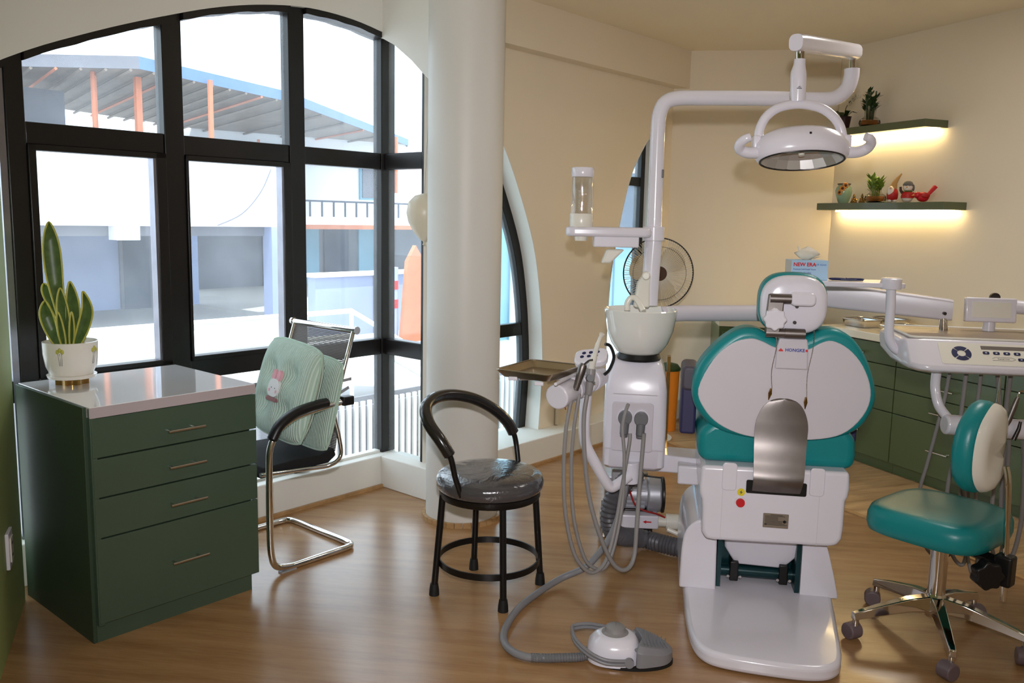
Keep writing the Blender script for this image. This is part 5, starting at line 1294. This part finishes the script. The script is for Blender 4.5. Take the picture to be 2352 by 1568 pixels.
# snowman
sn = thing('snowman_figurine', 'snowman figurine in grey cap and red coat waving on the lower shelf', 'figurine', side(4.20, 3.98, 1.545), R(-20))
obj('body', MB().sphere((0, 0, 0.024), 0.027, 16, 10, (1, 1, 0.9)), 'felt_white', sn)
obj('coat', MB().lathe([(0.031, 0.022), (0.031, 0.034), (0.025, 0.050), (0.014, 0.060)], 24), 'felt_red', sn)
hd_ = obj('head', MB().sphere((0, 0, 0.078), 0.024, 16, 10), 'felt_white', sn)
obj('nose', MB().cyl((-0.006, -0.022, 0.078), (-0.012, -0.038, 0.077), 0.0035, 0.001, n=8), 'flower_orange', hd_)
for x in (-0.011, 0.006): obj('eye', MB().sphere((x, -0.0225, 0.085), 0.0022, 6, 4), 'black_dot', hd_)
obj('cap', MB().lathe([(0.0255, 0.086), (0.026, 0.092), (0.020, 0.104), (0.010, 0.110), (0.001, 0.111)], 20), 'felt_grey', sn)
obj('ear_flap', MB().sphere((0.026, 0, 0.075), 0.011, 10, 6, (0.6, 1, 1.6)), 'felt_grey', sn)
obj('scarf', MB().lathe([(0.019, 0.052), (0.024, 0.056), (0.019, 0.062)], 18), 'leaf_dark', sn)
obj('arm', MB().tube([(-0.024, 0, 0.048), (-0.034, -0.004, 0.062), (-0.036, -0.006, 0.080)], [0.008, 0.007, 0.006], 8), 'brown', sn)
obj('arm', MB().tube([(0.024, 0, 0.048), (0.034, -0.004, 0.040), (0.033, -0.010, 0.028)], [0.008, 0.007, 0.006], 8), 'felt_red', sn)
# red bird
rb = thing('bird_figurine', 'glossy red bird figurine with raised tail at the end of the lower shelf', 'figurine', side(4.20, 3.865, 1.545), R(-10))
obj('body', MB().sphere((0, 0, 0.027), 0.027, 16, 10, (1.15, 0.85, 0.95)), 'red', rb)
obj('head', MB().sphere((-0.028, -0.004, 0.036), 0.017, 14, 8), 'red', rb)
obj('beak', MB().cyl((-0.043, -0.005, 0.036), (-0.056, -0.006, 0.033), 0.005, 0.001, n=8), 'flower_orange', rb)
obj('tail', MB().loft([[Vector(p) for p in ((0.012, -0.010, 0.036), (0.012, 0.010, 0.036), (0.022, 0.010, 0.026), (0.022, -0.010, 0.026))], [Vector(p) for p in ((0.048, -0.013, 0.088), (0.048, 0.013, 0.088), (0.066, 0.013, 0.076), (0.066, -0.013, 0.076))]]), 'red', rb, bevel=0.004)
obj('wing', MB().sphere((0.006, -0.020, 0.034), 0.018, 12, 8, (1.3, 0.4, 0.8)), 'felt_red', rb)

for o_s in (cv, gn, sn, rb): o_s.scale = (1.15, 1.15, 1.15)
# ---- steel dishes on the counter
def dish(label, n_, w_, L, Wd, h):
    t = thing('steel_dish', label, 'dish', side(n_, w_, 0.790), SIDE_RZ)
    o1, i1 = rrect(Wd, L, 0.03, 5), rrect(Wd*0.86, L*0.9, 0.025, 5)
    obj('pan', MB().loft([[Vector((x, y, 0.002)) for x, y in rrect(Wd*0.82, L*0.87, 0.025, 5)], [Vector((x, y, h)) for x, y in o1], [Vector((x, y, h + 0.002)) for x, y in o1], [Vector((x, y, 0.005)) for x, y in i1]]), 'steel', t)
    obj('rolled_rim', MB().tube([Vector((x, y, h)) for x, y in o1], 0.004, 6, closed=True), 'steel', t)
dish('steel dish on the counter closest to the chair headrest', 4.03, 4.09, 0.20, 0.16, 0.045)
dish('widest and shallowest steel dish on the cream counter', 4.04, 3.72, 0.30, 0.22, 0.04)
dish('small steel dish on the counter against the right wall', 4.215, 4.04, 0.22, 0.12, 0.05)

# ---- delivery console
D0 = Vector((1.665, 3.08, 0))
dc = thing('delivery_console', 'white dental delivery console with keypad and hanging hoses beside the chair', 'dental console', D0, CHAIR_RZ)
def dl(p):
    q_ = Vector(p) - D0
    c, s_ = math.cos(-CHAIR_RZ), math.sin(-CHAIR_RZ)
    return Vector((q_.x*c - q_.y*s_, q_.x*s_ + q_.y*c, q_.z))
X1 = 0.36
def sect(x, s_, dy=0.0):
    pr = [(-0.150, 0.905), (-0.172, 0.915), (-0.172, 0.930), (-0.075, 1.012), (0.30, 1.012), (0.31, 0.985), (0.27, 0.93), (0.05, 0.90)]
    cy, cz = 0.08, 0.965
    return [Vector((x, cy + (y - cy)*s_ + dy, cz + (z - cz)*s_)) for y, z in pr]
con = obj('housing', MB().loft([sect(-0.275, 0.72, 0.02), sect(-0.262, 0.86), sect(-0.235, 0.96), sect(-0.20, 1.0), sect(X1 - 0.06, 1.0), sect(X1 - 0.02, 0.95), sect(X1, 0.8)]), 'white_plastic', dc, bevel=0.010, seg=3, label='white console housing')
obj('work_mat', MB().prism(rrect(0.57, 0.355, 0.03, 5, 0.045, 0.118), 1.008, 1.016), 'taupe_mat', dc, bevel=0.002, label='taupe mat on the console top')
obj('mat_rim', MB().tube([Vector((x, y, 1.016)) for x, y in rrect(0.58, 0.365, 0.03, 5, 0.045, 0.118)], 0.004, 8, closed=True), 'ivory_plastic', dc)
# sloping control panel
sl0, sl1 = Vector((0, -0.172, 0.930)), Vector((0, -0.075, 1.012))
sv_ = (sl1 - sl0).normalized(); nv = Vector((0, -sv_.z, sv_.y))
PM = Matrix(((1, 0, 0, 0), (0, sv_.y, nv.y, 0), (0, sv_.z, nv.z, 0), (0, 0, 0, 1)))
PM.translation = (sl0 + sl1)/2 + nv*0.0008
pan_ = obj('control_panel', MB().prism(rrect(0.50, 0.098, 0.008, 3, 0.085, 0.0), -0.002, 0.0008).xf(PM), 'ivory_plastic', dc, label='keypad panel with navy buttons')
for k in range(4):
    a0, a1 = PI/4 + k*PI/2 + 0.07, PI/4 + (k+1)*PI/2 - 0.07
    arc = [(-0.095 + 0.032*math.cos(a0 + (a1-a0)*j/8), 0.032*math.sin(a0 + (a1-a0)*j/8)) for j in range(9)] + [(-0.095 + 0.014*math.cos(a1 - (a1-a0)*j/6), 0.014*math.sin(a1 - (a1-a0)*j/6)) for j in range(7)]
    obj('dial_key', MB().prism(arc, 0.0008, 0.0022).xf(PM), 'navy_key', pan_, smooth=False)
obj('display', MB().prism(rrect(0.165, 0.016, 0.001, 2, 0.055, 0.030), 0.0008, 0.0016).xf(PM), 'lcd', pan_, smooth=False)
for k in range(6):
    obj('key', MB().prism(rrect(0.021, 0.0125, 0.004, 3, -0.015 + 0.033*k, 0.006), 0.0008, 0.0022).xf(PM), 'navy_key', pan_, smooth=False)
for k in range(5):
    obj('key', MB().prism(rrect(0.021, 0.0125, 0.004, 3, 0.092 + 0.033*k, -0.020), 0.0008, 0.0022).xf(PM), 'navy_key', pan_, smooth=False)
icon = MB()
for k in range(6): icon.prism(rrect(0.006, 0.004, 0.001, 2, -0.015 + 0.033*k, 0.006), 0.0022, 0.0026)
for k in range(5): icon.prism(rrect(0.006, 0.003, 0.001, 2, 0.092 + 0.033*k, -0.020), 0.0022, 0.0026)
obj('key_icons', icon.xf(PM), 'rabbit_white', pan_, smooth=False, kind='stuff')
obj('panel_line', MB().tube([PM @ Vector(p) for p in ((0.0, -0.018, 0.001), (0.012, -0.012, 0.001), (0.062, -0.012, 0.001), (0.074, -0.018, 0.001))], 0.0006, 5).tube([PM @ Vector(p) for p in ((0.0, -0.026, 0.001), (0.062, -0.026, 0.001), (0.075, -0.020, 0.001))], 0.0006, 5), 'print_grey', pan_)
text('panel_print', 'Dental Unit', 0.008, 'print_grey', pan_, PM @ Matrix.Translation((0.036, -0.019, 0.001)))
# bent pipe to the upper tray
pipe = smooth_path([dl(at(2047, 655, 3.12)), dl(at(2046, 700, 3.12)), dl(at(2042, 755, 3.12)), dl(at(2045, 785, 3.12)), dl(at(2062, 805, 3.12)), dl(at(2098, 810, 3.12))], 6)
obj('tray_post', MB().tube(pipe, 0.0165, 16), 'white_plastic', dc)
pc = dl(at(2047, 652, 3.12))
obj('tray_hub', MB().lathe([(0.034, -0.018), (0.036, -0.012), (0.036, 0.018), (0.030, 0.022), (0.001, 0.022)], 28, pc), 'white_plastic', dc)
tp0 = dl(at(1915, 647, 3.22))
up_ = obj('upper_tray', MB().prism(rrect(0.46, 0.19, 0.02, 4), -0.012, 0.006).xf(Matrix.Translation(tp0) @ Matrix.Rotation(R(4), 4, 'Z')), 'white_plastic', dc, bevel=0.004, label='flat white upper tray')
TZ = at(1915, 647, 3.22).z + 0.006
# balance arm
b0, b1 = dl(at(1830, 668, 3.53)), dl(at(2188, 712, 3.30))
dv_ = (b1 - b0).normalized(); sd2 = Vector((-dv_.y, dv_.x, 0)).normalized()
sec = rrect(0.055, 0.088, 0.012, 4)
obj('balance_arm', MB().loft([[p + sd2*x + Vector((0, 0, 1))*y*s_ for x, y in sec] for p, s_ in ((b0, 1.12), (b0.lerp(b1, 0.3), 1.10), (b0.lerp(b1, 0.97), 0.92), (b1, 0.86))]), 'lilac_panel', dc, angle=50)
sp_ = dl(at(2168, 719, 3.27))
obj('arm_screw', MB().cyl(sp_ + Vector((0, 0.0, 0)), sp_ + Vector((0, -0.015, 0)), 0.006, n=12), 'dark_steel', dc)
obj('arm_pivot', MB().cyl(dl(at(2167, 730, 3.30)), dl(at(2167, 765, 3.30)), 0.016, n=16), 'chrome', dc)
# film viewer on a short neck
fv = dl(at(2274, 712, 3.28))
fvw = obj('film_viewer', MB().box(fv, (0.180, 0.028, 0.092), Matrix.Rotation(R(-8), 3, 'X')), 'white_plastic', dc, bevel=0.006, label='white film viewer')
obj('viewer_screen', MB().box(fv + Vector((0, -0.0155, 0.002)), (0.135, 0.002, 0.058), Matrix.Rotation(R(-8), 3, 'X')), 'ivory_plastic', fvw)
obj('viewer_neck', MB().cyl(fv + Vector((0.005, 0.01, -0.04)), fv + Vector((0.005, 0.01, -0.10)), 0.020, 0.024, n=16), 'white_plastic', dc)
obj('viewer_dial', MB().cyl(fv + Vector((0.022, 0.02, 0.046)), fv + Vector((0.022, 0.035, 0.046)), 0.018, n=18), 'dark_steel', fvw)
lh = dl(at(2345, 706, 3.26))
obj('grip_handle', MB().cyl(lh + Vector((-0.025, 0.03, 0)), lh + Vector((0.02, -0.01, 0)), 0.026, n=20), 'white_plastic', dc, bevel=0.005)
# holder below
hb = smooth_path([dl(at(2152, 848, 3.02)), dl(at(2148, 890, 3.02)), dl(at(2156, 930, 3.0)), dl(at(2176, 958, 2.99)), dl(at(2190, 972, 2.98))], 6)
obj('holder_arm', MB().tube(hb, 0.0165, 16), 'white_plastic', dc)
hh = obj('holder_bar', MB().cyl(dl(at(2168, 974, 2.97)), dl(at(2375, 988, 2.97)), 0.035, n=26), 'white_plastic', dc, bevel=0.008)
def dhose(pts, r=0.0065, m='hose_grey'):
    return obj('hose', MB().tube(smooth_path([dl(at(*p)) for p in pts], 7), r, 10), m, dc)
dhose([(2182, 850, 3.06), (2172, 905, 3.08), (2150, 990, 3.10), (2128, 1070, 3.12), (2113, 1125, 3.14), (2110, 1200, 3.16), (2130, 1262, 3.16), (2165, 1280, 3.16), (2195, 1250, 3.14), (2206, 1150, 3.10), (2203, 1060, 3.06), (2200, 1000, 3.02)])
dhose([(2220, 852, 3.06), (2210, 930, 3.07), (2196, 1030, 3.09), (2178, 1110, 3.10), (2172, 1200, 3.12), (2188, 1275, 3.13), (2212, 1295, 3.13), (2222, 1240, 3.12), (2216, 1150, 3.09), (2206, 1060, 3.05), (2196, 1000, 3.02)], 0.0075)
dhose([(2254, 853, 3.06), (2246, 920, 3.08), (2236, 1010, 3.10), (2226, 1110, 3.11), (2220, 1240, 3.12), (2228, 1305, 3.12), (2240, 1318, 3.12), (2246, 1240, 3.12), (2240, 1130, 3.08), (2236, 1010, 3.02)])
dhose([(2290, 854, 3.06), (2296, 930, 3.10), (2290, 1040, 3.12), (2280, 1150, 3.12), (2276, 1240, 3.12), (2290, 1290, 3.12), (2305, 1240, 3.12), (2312, 1120, 3.09), (2318, 1010, 3.02)], 0.0075)
dhose([(2322, 855, 3.06), (2312, 930, 3.09), (2304, 1040, 3.11), (2300, 1150, 3.12), (2302, 1240, 3.12), (2322, 1280, 3.10), (2345, 1200, 3.08), (2352, 1080, 3.04), (2350, 1010, 3.0)], 0.008)
hpz = obj('handpiece', MB().tube([dl(at(2306, 985, 2.93)), dl(at(2316, 965, 2.93)), dl(at(2330, 930, 2.93)), dl(at(2338, 912, 2.93))], [0.007, 0.0105, 0.010, 0.007], 14), 'brushed', dc)
obj('handpiece_tip', MB().tube(smooth_path([dl(at(2338, 912, 2.93)), dl(at(2342, 900, 2.93)), dl(at(2349, 898, 2.93))], 4), 0.0035, 8), 'chrome', hpz)
sc = obj('scaler', MB().tube([dl(at(2290, 935, 2.95)), dl(at(2292, 915, 2.95)), dl(at(2298, 865, 2.95))], [0.006, 0.004, 0.0022], 10), 'chrome', dc)
obj('syringe', MB().tube([dl(at(2328, 1010, 2.92)), dl(at(2340, 985, 2.92)), dl(at(2344, 968, 2.92))], [0.008, 0.0065, 0.005], 10), 'dark_steel', dc)

# ---- tissue box and spectacles on the upper tray
tb_p = at(1852, 620, 3.24); tb_p.z = TZ
tbx = thing('tissue_box', 'blue printed tissue box with a pulled tissue on the upper tray', 'tissue box', tb_p, R(-3))
obj('carton', MB().bb(-0.066, 0.066, -0.045, 0.045, 0.0, 0.072), 'box_blue', tbx, bevel=0.001)
obj('side_face', MB().bb(-0.0665, -0.0655, -0.045, 0.045, 0.001, 0.071), 'box_white', tbx)
FN_ = Matrix.Translation((-0.060, -0.0458, 0.056)) @ FACE_NEG_Y
text('print_title', 'NEW ERA', 0.0185, 'print_red', tbx, FN_, align='LEFT', bold=0.0006)
text('print_title', 'soft tissue', 0.010, 'fascia_blue', tbx, Matrix.Translation((0.038, -0.0458, 0.057)) @ FACE_NEG_Y)
text('print_line', 'Premium Soft Facial Tissue', 0.0075, 'print_blue', tbx, Matrix.Translation((-0.060, -0.0458, 0.039)) @ FACE_NEG_Y, align='LEFT')
text('print_line', 'Premium Quality', 0.0095, 'print_blue', tbx, Matrix.Translation((-0.060, -0.0458, 0.026)) @ FACE_NEG_Y, align='LEFT')
rnd = random.Random(5)
tis = []
for k in range(7):
    t = k/6; ring_ = []
    for j in range(18):
        a = 2*PI*j/18
        r = (0.012 + 0.022*math.sin(PI*min(1, t*1.1))*(0.65 + 0.6*rnd.random()))*(1 if t < 1 else 0.25)
        ring_.append(Vector((r*1.25*math.cos(a), r*0.6*math.sin(a), 0.070 + 0.046*t + 0.006*rnd.random())))
    tis.append(ring_)
ts_ = obj('tissue', MB().loft(tis), 'tissue', tbx, angle=180)
obj('tissue_corner', MB().add([(-0.030, 0, 0.085), (-0.040, 0.0, 0.128), (-0.018, 0.004, 0.105), (-0.022, -0.008, 0.09)], [(0, 1, 2), (0, 3, 1), (3, 2, 1), (0, 2, 3)]), 'tissue', ts_, smooth=False)
obj('tissue_corner', MB().add([(0.02, 0, 0.080), (0.052, -0.002, 0.086), (0.024, 0.004, 0.074), (0.022, -0.008, 0.078)], [(0, 1, 2), (0, 3, 1), (3, 2, 1), (0, 2, 3)]), 'tissue', ts_, smooth=False)
gp = at(1946, 641, 3.20); gp.z = TZ
gl = thing('spectacles', 'folded navy spectacles lying on the upper tray', 'glasses', gp, R(-2))
for sx in (-1, 1):
    fr_ = obj('rim', MB().tube([Vector((sx*0.033 + 0.028*math.cos(2*PI*k/24), 0.010 + 0.018*math.sin(2*PI*k/24), 0.006)) for k in range(24)], 0.0032, 8, closed=True), 'navy_key', gl)
    obj('lens', MB().prism([(sx*0.033 + 0.0265*math.cos(2*PI*k/24), 0.010 + 0.0165*math.sin(2*PI*k/24)) for k in range(24)], 0.0055, 0.0065), 'clear_plastic', fr_)
    obj('temple', MB().tube([Vector((sx*0.061, 0.010, 0.006)), Vector((sx*0.055, -0.006, 0.004)), Vector((-sx*0.03, -0.014 - 0.003*sx, 0.004))], 0.0028, 8), 'navy_key', gl)
obj('bridge', MB().tube([(-0.006, 0.010, 0.006), (0, 0.014, 0.008), (0.006, 0.010, 0.006)], 0.0028, 8), 'navy_key', gl)

# ---- operator stool
OX, OY = 1.465, 2.83
os_ = thing('operator_stool', 'teal operator stool with chrome five star base and white backed rest', 'stool', (OX, OY, 0))
for k, (cx, cy) in enumerate(((1.19, 2.81), (1.377, 3.09), (1.395, 2.565), (1.685, 2.670), (1.69, 2.995))):
    dx, dy = cx - OX, cy - OY
    dvx = Vector((dx, dy, 0)).normalized(); sdx = Vector((-dvx.y, dvx.x, 0))
    L = math.hypot(dx, dy)
    def rs_(r, z0, z1, w_): return [dvx*r + sdx*w_ + Vector((0, 0, z0)), dvx*r + sdx*w_*0.8 + Vector((0, 0, z1)), dvx*r - sdx*w_*0.8 + Vector((0, 0, z1)), dvx*r - sdx*w_ + Vector((0, 0, z0))]
    sp_k = obj('spoke', MB().loft([rs_(0.015, 0.105, 0.16, 0.024), rs_(L*0.35, 0.105, 0.150, 0.021), rs_(L*0.75, 0.088, 0.122, 0.017), rs_(L + 0.012, 0.072, 0.098, 0.013)]), 'chrome', os_, bevel=0.004)
    obj('caster_stem', MB().cyl((dx, dy, 0.052), (dx, dy, 0.09), 0.0105, n=12), 'chrome', sp_k)
    a = 0.8*k + 0.4
    wv = Vector((math.cos(a), math.sin(a), 0))
    cc_ = Vector((dx, dy, 0.029)) + Vector((-wv.y, wv.x, 0))*0.012
    wh = obj('caster', MB().cyl(cc_ - wv*0.024, cc_ + wv*0.024, 0.0285, n=22), 'mauve_wheel', sp_k, bevel=0.005)
obj('hub', MB().lathe([(0.030, 0.085), (0.036, 0.10), (0.036, 0.150), (0.030, 0.166)], 24), 'chrome', os_)
obj('gas_lift', MB().lathe([(0.0285, 0.150), (0.0285, 0.330)], 24), 'chrome', os_)
obj('lift_collar', MB().lathe([(0.031, 0.325), (0.031, 0.350), (0.015, 0.352), (0.014, 0.385)], 24), 'black_plastic', os_)
SR = Matrix.Rotation(R(40), 3, 'Z')
def ssq(s_, e, z, k=48, a_=0.205, b_=0.195): return [SR @ Vector((a_*s_*math.copysign(abs(math.cos(2*PI*j/k))**e, math.cos(2*PI*j/k)), b_*s_*math.copysign(abs(math.sin(2*PI*j/k))**e, math.sin(2*PI*j/k)), z)) + Vector((-0.005, 0.012, 0)) for j in range(k)]
obj('seat', MB().loft([ssq(0.90, 0.55, 0.376), ssq(0.975, 0.52, 0.383), ssq(1.0, 0.5, 0.405), ssq(0.995, 0.5, 0.435), ssq(0.955, 0.5, 0.457), ssq(0.88, 0.52, 0.466), ssq(0.72, 0.55, 0.468), ssq(0.3, 0.7, 0.465)]), 'teal_leather', os_, angle=80)
ro = Vector((1.575 - OX, 2.655 - OY, 0))
obj('back_rod', MB().tube(smooth_path([ro + Vector((0.012, -0.01, 0.225)), ro + Vector((0.006, -0.004, 0.40)), ro + Vector((-0.004, 0.0, 0.60)), ro + Vector((-0.012, 0.008, 0.66))], 5), 0.0095, 12), 'chrome', os_)
obj('rod_clamp', MB().box(ro + Vector((0.008, -0.005, 0.325)), (0.05, 0.055, 0.10), SR), 'black_plastic', os_, bevel=0.008)
km = [(0.044 + 0.004*math.cos(7*a)) for a in [2*PI*j/56 for j in range(56)]]
kx = ro + Vector((-0.055, -0.02, 0.315))
obj('clamp_knob', MB().prism([(km[j]*math.cos(2*PI*j/56), km[j]*math.sin(2*PI*j/56)) for j in range(56)], -0.022, 0.022, 'y').xf(Matrix.Translation(kx)), 'black_plastic', os_, bevel=0.006)
obj('seat_bar', MB().tube([Vector((0.0, 0.0, 0.36)), ro + Vector((0.0, 0.0, 0.345))], 0.016, 10, sy=1.6), 'black_metal', os_)
BO = smooth2([(-0.145, -0.07), (-0.155, 0.02), (-0.13, 0.10), (-0.06, 0.150), (0.01, 0.145), (0.07, 0.095), (0.12, 0.01), (0.15, -0.07), (0.12, -0.115), (0.03, -0.115), (-0.08, -0.125)], 5)
bc_ = Vector((1.535 - OX, 2.70 - OY, 0.725))
SB = Matrix.Rotation(R(50), 3, 'Z')
def bx_(s_, y, bend=0.9): return [SB @ Vector((x*s_, y + bend*x*x, z*s_ - 0.02)) + bc_ for x, z in BO]
obj('back_cushion', MB().loft([bx_(0.97, 0.0), bx_(1.03, 0.018), bx_(1.03, 0.045), bx_(0.95, 0.062), bx_(0.75, 0.070), bx_(0.2, 0.070)]), 'teal_leather', os_, angle=80)
obj('back_shell', MB().loft([bx_(0.2, -0.034), bx_(0.7, -0.034), bx_(0.88, -0.028), bx_(0.97, -0.014), bx_(1.0, 0.0), bx_(0.9, 0.004)]), 'ivory_plastic', os_, angle=80, label='white moulded shell of the backrest')

# ---- pedestal fan in the far corner
FX, FY = 0.915, 5.46
hubp = at(1512, 627, FY)
fan = thing('pedestal_fan', 'pedestal fan with cream blades and wire guard in the far corner', 'fan', (hubp.x - 0.03, FY + 0.10, 0))
fo = Vector((hubp.x - 0.03, FY + 0.10, 0))
fh_ = hubp - fo
obj('base', MB().lathe([(0.175, 0.0), (0.178, 0.012), (0.15, 0.030), (0.05, 0.045), (0.03, 0.06)], 40), 'fan_white', fan)
obj('pole', MB().cyl((0, 0, 0.05), (0, 0, fh_.z - 0.05), 0.014, n=14), 'fan_white', fan)
obj('motor', MB().cyl(fh_ + Vector((0, 0.03, 0)), fh_ + Vector((0, 0.17, 0.0)), 0.062, 0.045, n=24), 'fan_white', fan, bevel=0.012)
FR = 0.218
def circ(r, y, n=64): return [fh_ + Vector((r*math.cos(2*PI*k/n), y, r*math.sin(2*PI*k/n))) for k in range(n)]
obj('guard_rim', MB().tube(circ(FR, 0.0), 0.0045, 8, closed=True), 'dark_steel', fan)
wires = MB()
for k in range(90):
    a = 2*PI*k/90; c_, s_ = math.cos(a), math.sin(a)
    wires.tube([fh_ + Vector((0.045*c_, -0.055, 0.045*s_)), fh_ + Vector((0.14*c_, -0.050, 0.14*s_)), fh_ + Vector((0.195*c_, -0.030, 0.195*s_)), fh_ + Vector((FR*c_, 0.0, FR*s_))], 0.0014, 4, cap=False)
    if k % 2 == 0: wires.tube([fh_ + Vector((0.05*c_, 0.06, 0.05*s_)), fh_ + Vector((0.19*c_, 0.045, 0.19*s_)), fh_ + Vector((FR*c_, 0.0, FR*s_))], 0.0014, 4, cap=False)
obj('guard_wires', wires, 'fan_white', fan, kind='stuff', label='fine wires of the fan guard')
obj('guard_ring', MB().tube(circ(0.165, -0.046), 0.0013, 5, closed=True), 'dark_steel', fan)
obj('hub_cap', MB().cyl(fh_ + Vector((0, -0.062, 0)), fh_ + Vector((0, -0.048, 0)), 0.044, n=28), 'brown', fan, bevel=0.004)
for k in range(3):
    a0 = R(52) + k*2*PI/3
    pr_ = []
    ct = smooth2([(0.02, -0.015), (0.06, -0.062), (0.12, -0.092), (0.165, -0.075), (0.185, -0.015), (0.172, 0.045), (0.12, 0.062), (0.06, 0.040), (0.02, 0.018)], 4)
    vs0 = [Vector((x, 0.10*y*0.5 - 0.012, y)) for x, y in ct]
    Rm = Matrix.Rotation(-a0, 3, 'Y')
    obj('blade', MB().loft([[fh_ + Rm @ v for v in vs0], [fh_ + Rm @ (v + Vector((0, 0.003, 0))) for v in vs0]]), 'fan_blade', fan)

# ---- orange bin in the corner
ob = thing('waste_bin', 'slim orange bin with dark green lid in the far corner', 'bin', (1.06, 5.79, 0))
obj('body', MB().lathe([(0.062, 0.0), (0.074, 0.42), (0.070, 0.42), (0.058, 0.01), (0.001, 0.008)], 28), 'orange', ob)
obj('lid', MB().lathe([(0.079, 0.415), (0.080, 0.43), (0.06, 0.455), (0.02, 0.465), (0.001, 0.466)], 28), 'leaf_deep', ob)

# ---- electrical box on the far wall
eb = thing('junction_box', 'cream electrical box with conduit low on the far wall', 'electrical box', room(4.11, 3.219, 0.50), ROOM_RZ)
obj('box', MB().bb(-0.045, 0.045, -0.03, 0.0, -0.06, 0.06), 'cream_wall', eb, bevel=0.004)
obj('conduit', MB().cyl((0.04, -0.015, -0.06), (0.04, -0.015, -0.345), 0.012, n=12), 'cream_wall', eb)
obj('wire', MB().tube(smooth_path([(0.10, -0.01, -0.14), (0.095, -0.02, -0.20), (0.105, -0.03, -0.26)], 5), 0.003, 6), 'red', eb)
